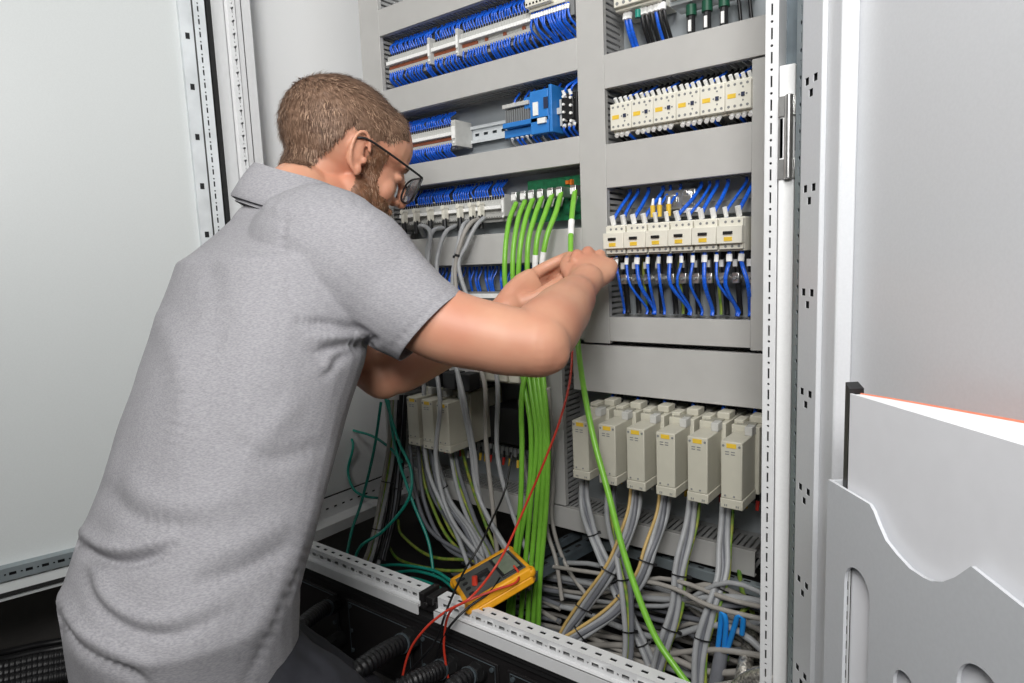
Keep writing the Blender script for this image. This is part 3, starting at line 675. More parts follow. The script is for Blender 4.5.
# ------------------------------------------------------------------ top right opening R0
t = thing('contactor', 'cream contactor cut off by the top edge of the picture', 'contactor', (-.535, YP-.02, 1.42))
MB().box(-.574, -.492, 1.085, YP-.004, 1.422, 1.49).box(-.572, -.494, 1.075, 1.085, 1.426, 1.48).build('housing', 'cream', t, bevel=.0015)
mb = MB()
for i in range(6): mb.cyl((-.565+i*.0125, 1.0745, 1.432), (-.565+i*.0125, 1.076, 1.432), .003, n=8)
mb.build('screw_holes', 'mid_grey', t)
for i, (x, m) in enumerate(((-.560, 'blue_wire'), (-.553, 'blue_wire'), (-.530, 'black_cable'), (-.522, 'black_cable'), (-.512, 'black_cable'), (-.503, 'blue_wire'), (-.497, 'black_cable'), (-.489, 'black_cable'))):
    nm = 'blue' if m == 'blue_wire' else 'black'
    wire((x, 1.10, 1.424), (x+.004, 1.12, 1.357), .0036, m, nm+' wire under the contactor at the top edge, %s of eight from left' % NTH[i], nm+' wires under the topmost contactor', .006, nm+'_wire', 0, .012)
tag(MB().cyl((-.533, 1.09, 1.405), (-.533, 1.09, 1.418), .005).build('green_ferrule', 'teal_cable', smooth=40), 'small green ferrule under the contactor at the top edge', 'ferrule')
mb = MB(); mb.box(-.475, -.35, 1.09, 1.14, 1.408, 1.43); mb.box(-.475, -.35, 1.085, 1.13, 1.43, 1.433, 1); mb.box(-.47, -.36, 1.08, 1.085, 1.412, 1.424, 1)
for i in range(6): mb.cyl((-.466+i*.02, 1.078, 1.418), (-.466+i*.02, 1.086, 1.418), .004, n=8)
tag(mb.build('terminal_cover', ['clear', 'silver'], bevel=.0015), 'clear plastic terminal cover with metal screws at the top right', 'terminal cover')
for i, x in enumerate((-.441, -.414, -.386)):
    t = thing('cable_gland', 'dark green cable plug, %s of three at the top right' % ('left', 'middle', 'right')[i], 'plug', (x, 1.1, 1.37))
    mb = MB(); mb.cyl((x, 1.10, 1.388), (x, 1.10, 1.405), .009, .0085, 12); mb.build('cap', 'dark_green', t)
    mb = MB(); mb.cyl((x, 1.10, 1.357), (x, 1.10, 1.388), .0065, n=10); mb.build('body', 'black_plastic', t)
    MB().box(x-.0025, x+.0025, 1.092, 1.094, 1.362, 1.38).build('tag', 'white_plastic', t)
for i, x in enumerate((-.362, -.345)):
    cable('black_cable', 'black cable slanting at the top right corner, %s one' % ('left', 'right')[i], [(x-.014, 1.11, 1.46), (x-.004, 1.108, 1.40), (x, 1.11, 1.357)], .003, 'black_cable')
mb = MB()
for i in range(10): mb.tube([(-.63+random.uniform(-.01, .01), 1.12+random.uniform(-.02, .02), 1.40-.0+i*.0), (-.628+random.uniform(-.01, .01), 1.12+random.uniform(-.02, .02), 1.15), (-.63+random.uniform(-.01, .01), 1.12, .88)], .0035, 6)
for i in range(8): mb.tube([(-.63+random.uniform(-.01, .01), 1.12+random.uniform(-.02, .02), 1.7), (-.628+random.uniform(-.01, .01), 1.12+random.uniform(-.02, .02), 1.39)], .0035, 6)
tag(mb.build('wire_bundle', 'blue_wire', smooth=60), 'bundle of blue wires seen through the slots of the middle duct', 'wires', kind='stuff')
mb = MB()
for i in range(14): mb.tube([(x, 1.12+random.uniform(-.018, .018), .784+random.uniform(-.03, .03)) for x in (-.66, -.5, -.28)], .004, 6, i % 2)
tag(mb.build('wire_bundle', ['blue_wire', 'black_cable'], smooth=60), 'bundle of wires lying inside the broad duct above the relay boxes', 'wires', kind='stuff')

# ------------------------------------------------------------------ beige relay boxes
def relay_box(x0, z0, y0, label, group, w_=.033, h=.108):
    t = thing('relay_box', label, 'relay', (x0+w_/2, YP-.02, z0), group)
    z1 = z0+h
    mb = MB(); mb.box(x0, x0+w_, y0, y0+.065, z0+.016, z1); mb.box(x0-.001, x0+w_+.001, y0+.0, y0+.066, z0, z0+.016)
    mb.build('front_housing', 'beige', t, bevel=.0015)
    mb = MB(); mb.box(x0-.006, x0+w_+.006, y0+.066, YP-.016, z0+.006, z1+.010); mb.box(x0-.003, x0+.012, y0+.07, y0+.10, z1+.010, z1+.018); mb.box(x0+.016, x0+w_+.004, y0+.09, y0+.12, z1+.010, z1+.022)
    mb.build('rear_housing', 'beige', t, bevel=.0015)
    mb = MB(); mb.box(x0+.002, x0+w_-.002, y0+.068, y0+.085, z1+.010, z1+.013); mb.build('terminal_cap', 'beige_dark', t)
    mb = MB(); mb.box(x0+.022, x0+w_+.001, y0+.045, y0+.066, z1, z1+.014); mb.build('grey_clip', 'light_grey', t, bevel=.001)
    MB().box(x0+.009, x0+.024, y0-.0006, y0, z1-.010, z1-.003).build('label', 'yellow_label', t)
    mb = MB()
    for dx in (.004, w_-.004): mb.cyl((x0+dx, y0-.0008, z1-.007), (x0+dx, y0+.001, z1-.007), .002, n=8)
    for dx in (.007, w_-.012): mb.cyl((x0+dx, y0-.0008, z0+.021), (x0+dx, y0+.001, z0+.021), .0016, n=8)
    for dx in (.010, .019):
        for dz in (-.017, -.021): mb.box(x0+dx-.003, x0+dx+.003, y0-.0005, y0, z1+dz, z1+dz+.0015)
    for dx in (.006, .009, .024, .027): mb.box(x0+dx, x0+dx+.0012, y0-.0012, y0, z0+.004, z0+.007)
    mb.build('screws_and_vents', 'mid_grey', t)
    return t
rb = relay_box(-.617, .599, .972, 'tall beige relay box with yellow label, leftmost of six above the bottom duct', 'six beige relay boxes')
for i in range(1, 6): copy_tree(rb, (.0543*i, 0, 0), 'tall beige relay box with yellow label, %s of six above the bottom duct' % six[i])
lbx = [(-1.045, .60), (-1.0, .598), (-.955, .597)]
for i, (x, z) in enumerate(lbx):
    copy_tree(rb, (x+.617, 0, z-.599), 'beige relay box half hidden by hanging cables, %s of three' % ('left', 'middle', 'right')[i])['group'] = 'beige relay boxes behind the hanging cables'
mb = MB(); mb.box(-.99, -.87, 1.02, YP-.02, .733, .738); mb.box(-.99, -.955, .985, 1.02, .733, .768); mb.box(-.945, -.91, .985, 1.02, .733, .768); mb.box(-.9, -.87, .985, 1.02, .733, .768)
tag(mb.build('terminal_cover', 'black_plastic', bevel=.002), 'black plug row above the half hidden beige boxes', 'plugs')
mb = MB(); mb.box(-.90, -.775, 1.04, 1.077, .745, .79)
for i in range(4): mb.box(-.895+i*.031, -.87+i*.031, 1.03, 1.04, .75, .785)
tag(mb.build('relay_block', 'beige', bevel=.0015), 'beige relay block hanging just below the near elbow', 'relay')
mb = MB(); mb.box(-.9, -.80, 1.08, YP, .60, .68); tag(mb.build('dark_housing', 'black_plastic', bevel=.002), 'dark housing between beige boxes and green cable bundle', 'housing')
# terminals with red and yellow ends under the relay boxes
def endrow(x0, x1, n, y, z, where):
    for i in range(n):
        x = x0 + (x1-x0)*i/(n-1) + random.uniform(-.004, .004)
        k = 'yellow' if i % 5 in (1, 2) else 'red' if i % 5 in (3, 0) else 'white'
        mb = MB(); mb.cyl((x, y, z), (x, y-.004, z-.016), .0036, .0028, 8, 0); mb.cyl((x, y, z), (x, y+.002, z+.014), .0026, n=8, mi=1)
        tag(mb.build(k+'_ferrule', ['yellow_label' if k == 'yellow' else 'red' if k == 'red' else 'white_plastic', 'black_plastic'], smooth=40), '%s wire ferrule %s' % (k, where), 'ferrule', '%s ferrules %s' % (k, where))
endrow(-.60, -.30, 15, 1.09, .575, 'below the six beige relay boxes')
endrow(-1.05, -.78, 16, 1.09, .565, 'below the half hidden beige boxes')
for (x0, x1, l) in ((-.66, -.27, 'dark terminal strip under the six beige relay boxes'), (-1.09, -.77, 'dark terminal strip under the half hidden beige boxes')):
    mb = MB(); mb.box(x0, x1, 1.10, YP-.002, .565, .592); i = 0
    x = x0
    while x < x1-.01: mb.box(x, x+.008, 1.094, 1.10, .568, .588, 1); x += .0115
    tag(mb.build('terminal_strip', ['black_plastic', 'mid_grey'], bevel=.001), l, 'terminal strip')

# wires between the broad duct and the relay boxes
for i in range(6):
    for dx, m in ((.004, 'blue_wire'), (.016, 'black_cable'), (.023, 'black_cable')):
        x = -.607 + .0543*i + dx; nm = 'blue' if m == 'blue_wire' else 'black'
        wire((x, 1.10, .720), (x-.004, 1.12, .737+.003), .0032 if m == 'blue_wire' else .0036, m, nm+' wire between broad duct and beige relay boxes', nm+' wires above the beige relay boxes', .004, nm+'_wire')
# ------------------------------------------------------------------ cables
def C(pts, dflt=1.0): return [at(p[0], p[1], Y=(p[2] if len(p) > 2 else dflt)) for p in pts]
def gcab(label, pts, r, m, name='cable', cat='cable', group=None, ties=None, dflt=1.0, k=7): return cable(name, label, C(pts, dflt), r, m, cat, group, ties=ties, k=k)
# grey cables leaving the third row
g1 = [[(409, 236, 1.085), (400, 244, 1.05), (388, 262, 1.02), (384, 300, 1.02), (386, 380, 1.03), (392, 470, 1.03), (384, 540, .98), (378, 565, .95)],
      [(424, 236, 1.085), (420, 226, 1.05), (430, 232, 1.04), (428, 262, 1.02), (426, 320, 1.02), (424, 400, 1.0), (428, 470, .98), (455, 530, .96), (470, 570, .93)],
      [(444, 228, 1.085), (434, 230, 1.05), (429, 242, 1.035), (427, 262, 1.02), (430, 330, 1.02), (440, 400, .97), (436, 460, .96), (452, 520, .95), (500, 580, .93)],
      [(455, 226, 1.085), (446, 232, 1.05), (439, 250, 1.03), (437, 275, 1.02), (446, 330, 1.02), (462, 390, .96), (474, 450, .96), (484, 510, .97), (530, 590, .95)],
      [(469, 221, 1.085), (463, 226, 1.05), (458, 245, 1.03), (453, 275, 1.02), (452, 330, 1.0), (461, 395, .965), (470, 440, .96), (480, 500, .96), (520, 570, .93)],
      [(479, 219, 1.085), (470, 224, 1.05), (461, 242, 1.03), (455, 275, 1.02), (464, 330, 1.0), (484, 380, .975), (486, 440, .97), (492, 500, .97), (498, 560, .96)],
      [(484, 218, 1.085), (476, 226, 1.06), (466, 246, 1.04), (459, 270, 1.025), (480, 330, 1.01), (497, 378, .98), (497, 450, .98), (508, 500, .98), (530, 560, .97)]]
for i, p in enumerate(g1):
    gcab('pale grey cable curving down from the third terminal row, %s from left' % NTH[i], p, .0048, 'grey_cable' if i not in (5,) else 'beige_cable', 'grey_cable', group='grey cables from the third row', ties=[.32] if i in (4, 5) else None)
# green network cables
gtop = [(516, 203), (525, 201), (533, 199), (542, 197), (552, 195), (561, 193)]
g2 = [[(509, 222, 1.05), (505, 255, 1.02), (506, 290, 1.02), (516, 335, 1.03), (524, 385, 1.0), (531, 430, .98), (529, 490, .97), (517, 560, .96), (511, 640, .95)],
      [(518, 220, 1.05), (513, 255, 1.02), (514, 295, 1.02), (522, 335, 1.03), (530, 385, 1.0), (537, 440, .98), (531, 500, .97), (524, 580, .96), (519, 640, .95)],
      [(526, 218, 1.05), (520, 250, 1.02), (519, 290, 1.02), (528, 335, 1.03), (535, 385, 1.0), (541, 440, .98), (537, 500, .97), (530, 580, .96), (527, 640, .95)],
      [(535, 216, 1.05), (528, 245, 1.02), (528, 290, 1.02), (533, 335, 1.03), (539, 385, 1.0), (545, 440, .98), (542, 500, .97), (536, 580, .96), (532, 640, .95)],
      [(545, 214, 1.05), (537, 240, 1.02), (535, 280, 1.02), (538, 335, 1.03), (544, 385, 1.0), (548, 450, .98), (546, 510, .97), (540, 580, .96), (538, 640, .95)],
      [(556, 212, 1.05), (546, 240, 1.02), (541, 280, 1.02), (543, 335, 1.03), (523, 385, .99), (522, 450, .97), (520, 510, .96), (512, 580, .95), (505, 640, .94)]]
for i, (a, b) in enumerate(zip(gtop, g2)):
    o = gcab('bright green network cable from the circuit board, %s from left' % NTH[i], [(a[0], a[1], 1.086)] + b, .0052, 'green_cable', 'network_cable', group='green network cables')
    P = smooth_path(C([(a[0], a[1], 1.086)] + b), 12); k = [40, 39, 0, 40, 33, 32][i]
    if k:
        mk = MB(); mk.tube(P[k-4:k+2], .0056, 10); mk.build('cable_label', 'white_plastic', o)
o = gcab('single bright green cable held in the hands and hanging across the relay boxes', [(575, 191, 1.086), (573, 205, 1.06), (571, 230, 1.02), (571, 262, .985), (574, 300, .985), (578, 345, .97), (584, 390, .93), (594, 440, .90), (608, 492, .88), (626, 560, .86), (652, 630, .84), (676, 668, .83), (700, 700, .82)], .0052, 'green_cable', 'network_cable')
P = smooth_path(C([(575, 191, 1.086), (573, 205, 1.06), (571, 230, 1.02), (571, 262, .985)]), 12); mk = MB(); mk.tube(P[20:27], .0058, 10); mk.build('cable_label', 'white_plastic', o)
# flat grey bundles under the six relay boxes: each of the strands is a cable
def bundle(label, pts, strands, group, ties=(), r0=.0048, spread=.0062):
    P = smooth_path(C(pts), 8); first = None
    rv = RT
    for i, (m, nm) in enumerate(strands):
        off = (i-(len(strands)-1)/2)*spread
        Q = []
        for j, p in enumerate(P):
            d = (P[min(j+1, len(P)-1)]-P[max(j-1, 0)]).normalized(); sd = d.cross(FW).normalized()
            tw = .0012*math.sin(j*.35+i*2)
            Q.append(p + sd*(off+tw) + FW*((.0025 if i % 2 else 0)))
        mb = MB(); mb.tube(Q, r0 if m not in ('earth_green', 'tan_cable') else r0*.62, 8)
        o = tag(mb.build(nm, m, smooth=60), '%s strand, %s from left, %s' % ({'grey_cable': 'pale grey', 'dark_grey_cable': 'darker grey', 'earth_green': 'green-yellow', 'tan_cable': 'tan', 'black_cable': 'black', 'beige_cable': 'beige grey', 'green_cable': 'bright green', 'teal_cable': 'teal'}[m], NTH[i], label), 'cable', group)
        if i == 0: first = o
    for t in ties:
        j = int(t*(len(P)-2)); d = (P[j+1]-P[j]).normalized(); sd = d.cross(FW).normalized(); h = spread*(len(strands)-1)/2+r0+.001
        mb = MB(); ring = [P[j] + sd*h*math.cos(a*math.pi/8) + FW*(r0+.003)*math.sin(a*math.pi/8) for a in range(17)]
        mb.tube(ring, .0013, 5); mb.obox(P[j]+sd*h - FW*.003, sd*.003, d*.002, FW*.003); mb.build('cable_tie', 'black_plastic', first)
GC, DG, EG, TN = ('grey_cable', 'grey_cable'), ('dark_grey_cable', 'grey_cable'), ('earth_green', 'earth_cable'), ('tan_cable', 'tan_cable')
bundle('under the leftmost relay box', [(585, 470, 1.03), (584, 500, 1.02), (590, 525, 1.0), (600, 552, .98), (622, 600, .97), (645, 650, .95), (665, 700, .94)], [GC, DG, GC], 'strands under relay box one', (.42, .62, .85))
bundle('under the second relay box', [(613, 478, 1.03), (610, 500, 1.02), (613, 530, .99), (620, 560, .95), (627, 600, .93), (628, 650, .92), (620, 700, .90)], [GC, EG, DG], 'strands under relay box two', (.6, .8))
bundle('under the third relay box', [(636, 485, 1.03), (632, 515, 1.0), (622, 545, .96), (606, 575, .94), (580, 612, .93), (562, 640, .92), (545, 690, .90)], [TN, GC, DG, GC], 'strands under relay box three', (.5, .68))
bundle('under the fourth relay box', [(665, 492, 1.03), (660, 520, 1.01), (650, 550, .97), (638, 580, .95), (612, 612, .93), (575, 636, .90), (540, 656, .88)], [TN, GC, DG, GC], 'strands under relay box four', (.42, .62, .85))
bundle('under the fifth relay box', [(695, 497, 1.03), (690, 530, 1.01), (681, 570, .98), (676, 610, .96), (664, 650, .94), (650, 700, .92)], [GC, DG, GC, EG], 'strands under relay box five', (.45, .72))
bundle('under the rightmost relay box', [(728, 503, 1.03), (725, 540, 1.01), (724, 575, .98), (712, 610, .95), (702, 650, .93), (699, 700, .91)], [GC, DG, GC, EG], 'strands under relay box six', (.5, .78))
# left group
bundle('in the bundle under the hidden beige boxes, wall side', [(434, 445, 1.04), (437, 470, 1.02), (447, 500, .99), (468, 530, .97), (480, 560, .95), (482, 600, .93)], [DG, GC, GC], 'left box strands one', (.35,))
bundle('in the bundle under the hidden beige boxes, right side', [(452, 447, 1.04), (458, 480, 1.02), (472, 520, .99), (488, 550, .97), (498, 575, .95)], [GC, EG, DG], 'left box strands two', ())
bundle('in the far left bundle beside teal cables', [(395, 400, 1.05), (392, 450, 1.02), (384, 500, .99), (374, 545, .93), (362, 580, .90)], [('beige_cable', 'beige_cable'), EG, GC, ('black_cable', 'black_cable')], 'far left strands', (.45, .7))
bundle('in the dark bundle behind teal cables', [(404, 395, 1.06), (400, 450, 1.04), (394, 510, 1.0), (382, 560, .95)], [('black_cable', 'black_cable'), DG, ('black_cable', 'black_cable')], 'dark far left strands', (.6,), .0055)
for i, (p, m, nm) in enumerate([
    ([(410, 446, 1.05), (415, 490, 1.03), (430, 530, 1.0), (470, 556, .98), (520, 574, .97)], 'dark_grey_cable', 'grey'),
    ([(418, 446, 1.05), (424, 500, 1.03), (445, 545, 1.0), (480, 565, .98)], 'dark_grey_cable', 'grey'),
    ([(425, 470, 1.06), (435, 500, 1.04), (462, 540, 1.01), (490, 580, .98)], 'dark_grey_cable', 'grey'),
    ([(398, 520, 1.08), (402, 535, 1.05), (430, 556, 1.0), (470, 560, .98)], 'earth_green', 'green and yellow'),
    ([(388, 545, 1.08), (400, 560, 1.03), (440, 570, .98), (480, 570, .96)], 'earth_green', 'green and yellow'),
    ([(425, 440, 1.08), (432, 480, 1.05), (450, 530, 1.02), (478, 560, 1.0)], 'earth_green', 'green and yellow'),
    ([(462, 450, 1.08), (470, 480, 1.05), (484, 520, 1.02), (500, 560, 1.0)], 'earth_green', 'green and yellow'),
    ([(418, 430, 1.08), (422, 470, 1.05), (430, 500, 1.04), (450, 540, 1.0), (492, 575, .97)], 'earth_green', 'green and yellow')]):
    gcab('%s cable sweeping right in the lower left of the cabinet, %s counted' % (nm, NTH[i]), p, .0048 if nm == 'grey' else .0036, m, 'earth_cable' if nm != 'grey' else 'grey_cable')
# teal cables
for i, p in enumerate([[(381, 402, 1.02), (374, 450, 1.0), (362, 500, .95), (352, 530, .9), (346, 560, .86)],
                       [(385, 396, 1.0), (398, 440, .98), (411, 470, .97), (408, 500, .95), (384, 530, .92), (362, 545, .88), (354, 560, .86)],
                       [(388, 400, 1.0), (396, 450, .98), (412, 500, .96), (428, 540, .95), (434, 576, .93)],
                       [(325, 425, 1.07), (352, 440, 1.05), (348, 470, 1.03), (353, 488, 1.02), (364, 496, 1.02), (378, 498, 1.02)],
                       [(376, 566, .95), (400, 565, .93), (432, 570, .92), (450, 580, .9)],
                       [(392, 573, .95), (415, 571, .93), (440, 578, .92), (455, 590, .9)],
                       [(384, 582, .93), (410, 578, .92), (436, 586, .9), (450, 596, .88)],
                       [(325, 420, 1.08), (352, 430, 1.06), (372, 436, 1.04), (390, 448, 1.02), (402, 462, 1.0)]]):
    gcab('thin teal cable looping at the lower left, %s from the wall side' % NTH[i], p, .0034, 'teal_cable', 'teal_cable', group='teal cables')
# tangle of grey and beige cables across the cabinet floor
random.seed(21)
for i in range(40):
    y0 = random.uniform(575, 660); x0 = random.uniform(455, 500); dep = random.uniform(.98, 1.12)
    p = [(x0, y0-random.uniform(0, 25), dep+.05), (x0+random.uniform(70, 100), y0+random.uniform(-14, 14), dep), (x0+random.uniform(150, 180), y0+random.uniform(-8, 30), dep-.03), (x0+random.uniform(220, 250), y0+random.uniform(0, 45), dep-.06), (x0+random.uniform(300, 330), y0+random.uniform(10, 60), dep-.08)]
    gcab('grey-beige cable in the tangle on the cabinet floor', p, random.choice((.004, .0048, .0055)), random.choice(('beige_cable', 'beige_cable', 'grey_cable', 'dark_grey_cable')), 'floor_cable', group='tangled cables on the cabinet floor', k=5)
for i in range(9):
    y0 = 575 + i*6
    gcab('grey cable arching left of the green bundle near the cabinet floor', [(372+random.uniform(-8, 8), y0+12, 1.12), (425+random.uniform(-10, 20), y0+2, 1.09), (470, y0, 1.06), (510, y0+random.uniform(-6, 12), 1.02), (560, y0+random.uniform(5, 30), 1.0)], .0048, random.choice(('dark_grey_cable', 'beige_cable')), 'floor_cable', group='grey cables behind the multimeter', k=5)
for i, p in enumerate([[(548, 388, 1.0), (552, 450, 1.02), (546, 520, 1.02), (556, 560, 1.0), (562, 600, .99)], [(540, 400, 1.02), (553, 470, 1.04), (552, 520, 1.03), (566, 565, 1.02), (590, 600, 1.0)], [(520, 400, 1.03), (524, 460, 1.03), (534, 520, 1.0), (540, 580, .99)]]):
    gcab('thin beige-grey cable beside the green bundle, %s one' % ('left', 'right', 'middle')[i], p, .0042, 'beige_cable', 'grey_cable')
gcab('green and yellow earth wire at the lower right behind the post', [(738, 560, 1.1), (742, 590, 1.05), (752, 612, 1.0), (756, 640, .98)], .004, 'earth_green', 'earth_wire')
gcab('green and yellow earth wire bending into the light blue sleeves', [(757, 600, 1.0), (742, 612, .97), (730, 635, .95), (726, 660, .94)], .004, 'earth_green', 'earth_wire')
gcab('light blue stiff wire, narrow loop at the lower right', [(717, 655, .94), (720, 630, .935), (722, 612, .93), (726, 622, .93), (724, 650, .94)], .0042, 'blue_light', 'blue_loop')
gcab('light blue stiff wire, wide hooked loop at the lower right', [(726, 654, .94), (734, 628, .93), (738, 616, .925), (743, 618, .925), (742, 634, .93)], .0042, 'blue_light', 'blue_loop')
gcab('dark grey sleeve holding the light blue wires', [(722, 650, .94), (718, 670, .93), (712, 700, .92)], .011, 'dark_grey_cable', 'cable_sleeve')
# braided straps
o = gcab('flat woven metal strap rising beside the post', [(753, 625, 1.0), (750, 640, .97), (745, 665, .92), (738, 700, .88)], .011, 'braid', 'braided_strap', 'earth strap')
mb = MB(); P = smooth_path(C([(728, 700, .80), (742, 684, .79), (760, 676, .785), (778, 680, .78), (792, 700, .78)]), 6); mb.tube(P, [.010+.0006*(i % 2) for i in range(len(P))], 10)
tag(mb.build('braided_strap', 'braid', smooth=70), 'thick coiled metal braid in front of the post foot', 'earth strap')
# ------------------------------------------------------------------ struts
def bar(name, label, a, b, w_, h, m='dark_zinc'):
    a, b = V(a), V(b); d = (b-a).normalized(); s_ = d.cross(V((0, 0, 1))).normalized(); u_ = s_.cross(d)
    mb = MB(); c = (a+b)/2; L = (b-a).length/2
    mb.obox(c+u_*h/2, s_*w_/2, d*L, u_*.001); mb.obox(c+s_*w_/2, s_*.001, d*L, u_*h/2); mb.obox(c-s_*w_/2, s_*.001, d*L, u_*h/2)
    n = int(L*2/.03)
    for i in range(n): mb.obox(a + d*(i+.5)*.03 + u_*(h/2+.0012), s_*w_*.16, d*.006, u_*.0004, 1)
    return tag(mb.build(name, [m, 'hole_shade'], bevel=.0008), label, 'strut')
bar('steel_strut', 'dark steel strut running from the front rail back under the multimeter', at(462, 612, Y=.80), at(596, 541, Y=1.12), .022, .018)
bar('steel_strut', 'slim steel strut parallel behind the one under the multimeter', at(500, 575, Y=.96), at(580, 533, Y=1.14), .012, .014)
bar('steel_strut', 'long steel strut crossing low behind the hanging grey bundles', at(585, 538, Y=1.14), at(765, 592, Y=1.06), .014, .018, 'zinc')
# ------------------------------------------------------------------ multimeter
A, B, Cc, D = at(441, 585, Y=.835), at(477, 603, Y=.780), at(538, 564, Y=.875), at(505, 551, Y=.945)
O_ = (A+B+Cc+D)/4; ex = ((D-A)+(Cc-B)).normalized(); ey0 = ((A-B)+(D-Cc)); ez = ex.cross(ey0).normalized(); ey = ez.cross(ex)
LX = ((D-A).length+(Cc-B).length)/4; LY = ((A-B).length+(D-Cc).length)/4
mm = thing('multimeter', 'yellow and grey handheld multimeter lying on the front rail', 'multimeter', O_-ez*.03)
def mbox(mb, x0, x1, y0, y1, z0, z1, mi=0): mb.obox(O_ + ex*(x0+x1)/2*LX + ey*(y0+y1)/2*LY + ez*(z0+z1)/2, ex*(x1-x0)/2*LX, ey*(y1-y0)/2*LY, ez*(z1-z0)/2, mi)
mb = MB()
def rr(x0, x1, y0, y1, c): return [(x0+c, y0), (x1-c, y0), (x1, y0+c*1.4), (x1, y1-c*1.4), (x1-c, y1), (x0+c, y1), (x0, y1-c*1.4), (x0, y0+c*1.4)]
for (z0, z1, ins) in ((-.024, -.010, .0),):
    mb.poly([O_ + ex*x*LX + ey*y*LY + ez*z0 for x, y in rr(-1, 1, -1, 1, .12)], ez*(z1-z0))
for (x0, x1, y0, y1) in ((-1, 1, -1, -.80), (-1, 1, .80, 1), (-1, -.86, -1, 1), (.88, 1, -1, 1)): mbox(mb, x0, x1, y0, y1, -.012, .004)
for (x, y) in ((-.93, -.9), (-.93, .9), (.93, -.9), (.93, .9)): mb.ball(O_ + ex*x*LX + ey*y*LY - ez*.006, .009, .009, .011, 12)
mb.build('holster', 'meter_yellow', mm, bevel=.003, seg=3)
mb = MB(); mbox(mb, -.88, .90, -.82, .82, -.012, .003); fc = mb.build('face', 'meter_grey', mm, bevel=.001)
mb = MB(); mbox(mb, .22, .84, -.68, .68, .003, .0055); mb.build('screen_frame', 'black_plastic', mm, bevel=.001)
mb = MB(); mbox(mb, .30, .78, -.60, .60, .0055, .006); mb.build('screen', 'lcd', mm)
mb = MB(); c = O_ - ex*.2*LX + ez*.003; mb.cyl(c, c+ez*.006, .017, .015, 20); mb.obox(c+ez*.008, ex*.015, ey*.003, ez*.003); mb.build('dial', 'black_plastic', mm, bevel=.0005)
mb = MB()
for j in range(4): c = O_ - ex*.70*LX + ey*(-.55+.36*j)*LY + ez*.003; mb.cyl(c, c+ez*.002, .005, n=12)
mb.build('sockets', 'hole_shade', mm)
mb = MB(); c = O_ - ex*.5*LX - ey*.2*LY + ez*.004; mb.cyl(c, c+ez*.014+ex*.006, .0055, .005, 10); mb.build('lead_plug', 'red_lead', mm)
# leads
def lead(label, pts, m): return gcab(label, pts, .0021, m, 'test_lead', 'test lead', k=8)
lead('red test lead hanging from the hands down across the multimeter', [(573, 338, .965), (570, 380, .93), (560, 420, .90), (545, 460, .88), (528, 500, .86), (508, 545, .83), (492, 572, .80), (470, 598, .74), (445, 612, .72), (424, 630, .70), (408, 655, .69), (398, 700, .68)], 'red_lead')
lead('red test lead dropping straight down from the multimeter', [(514, 566, .86), (519, 574, .85), (515, 583, .83), (495, 590, .80), (470, 600, .765), (450, 612, .735), (444, 640, .73), (446, 665, .73), (452, 700, .73)], 'red_lead')
lead('black test lead hanging over the front rail', [(512, 455, .96), (505, 490, .92), (492, 520, .90), (480, 545, .88), (466, 568, .84), (456, 588, .78), (446, 612, .72), (436, 640, .71), (420, 660, .70), (392, 690, .69)], 'black_cable')
lead('second black test lead curling off the front rail', [(500, 578, .84), (490, 592, .80), (470, 606, .765), (455, 620, .74), (444, 636, .73), (436, 660, .73), (434, 700, .73)], 'black_cable')
# ------------------------------------------------------------------ corrugated conduits out of the plinth
def conduit(label, pts, r, group=None):
    P0 = C(pts); t = thing('corrugated_conduit', label, 'conduit', P0[-1])
    P = smooth_path(P0, 30); Q = [P[0]]; acc = 0
    for a, b in zip(P, P[1:]):
        acc += (b-a).length
        if acc > .0016: Q.append(b); acc = 0
    mb = MB(); mb.tube(Q, [r*(1.08 if (i//2) % 2 else .9) for i in range(len(Q))], 12); mb.build('tube', 'black_plastic', t, smooth=70)
    d = (Q[3]-Q[0]).normalized(); mb = MB(); mb.cyl(Q[0]-d*.02, Q[0]+d*.012, r*1.25, n=14); mb.cyl(Q[0]+d*.012, Q[0]+d*.03, r*1.4, r*1.2, 6); mb.build('gland', 'rubber', t, bevel=.001)
    mb = MB(); mb.cyl(Q[0]+d*.034, Q[0]+d*.038, r*1.17, n=14); mb.build('ring', 'dark_zinc', t)
    return t
conduit('black corrugated conduit leaving the plinth just below the shirt hem', [(334, 604, .76), (318, 612, .70), (300, 628, .64), (280, 660, .58)], .014)
conduit('black corrugated conduit with shiny ribs, in the middle of the plinth panels', [(412, 638, .76), (385, 652, .68), (356, 672, .61), (320, 700, .56)], .0155)
conduit('black corrugated conduit low on the plinth, left of the red lead', [(452, 664, .76), (430, 674, .70), (404, 686, .65), (360, 715, .6)], .0145)
conduit('black corrugated conduit at the bottom picture edge under the red leads', [(478, 672, .76), (462, 680, .71), (444, 694, .67), (410, 725, .62)], .014)
conduit('black blanking conduit stub behind the thigh', [(338, 640, .76), (326, 648, .73), (310, 660, .70)], .013)
for i in range(6):
    y = 650 + i*7
    gl = at(-10, y+4, Z=.215+.004*(i % 3)); g2_ = at(95, y-12, Z=.215+.004*(i % 3))
    mb = MB(); P = smooth_path([gl+V((-.1, -.02, 0)), gl, (gl+g2_)/2+V((0, 0, .004)), g2_, g2_+V((.15, .05, 0))], 40)
    if i > 1: mb.tube(P, [.011*(1.1 if (j//2) % 2 else .88) for j in range(len(P))], 10)
    else: mb.tube(P, .008, 8)
    tag(mb.build('floor_conduit' if i > 1 else 'floor_cable', 'black_plastic' if i > 1 else 'black_cable', smooth=70), 'black %s on the floor below the left door, %s from the door' % ('corrugated hose' if i > 1 else 'cable', NTH[i]), 'hose' if i > 1 else 'cable')
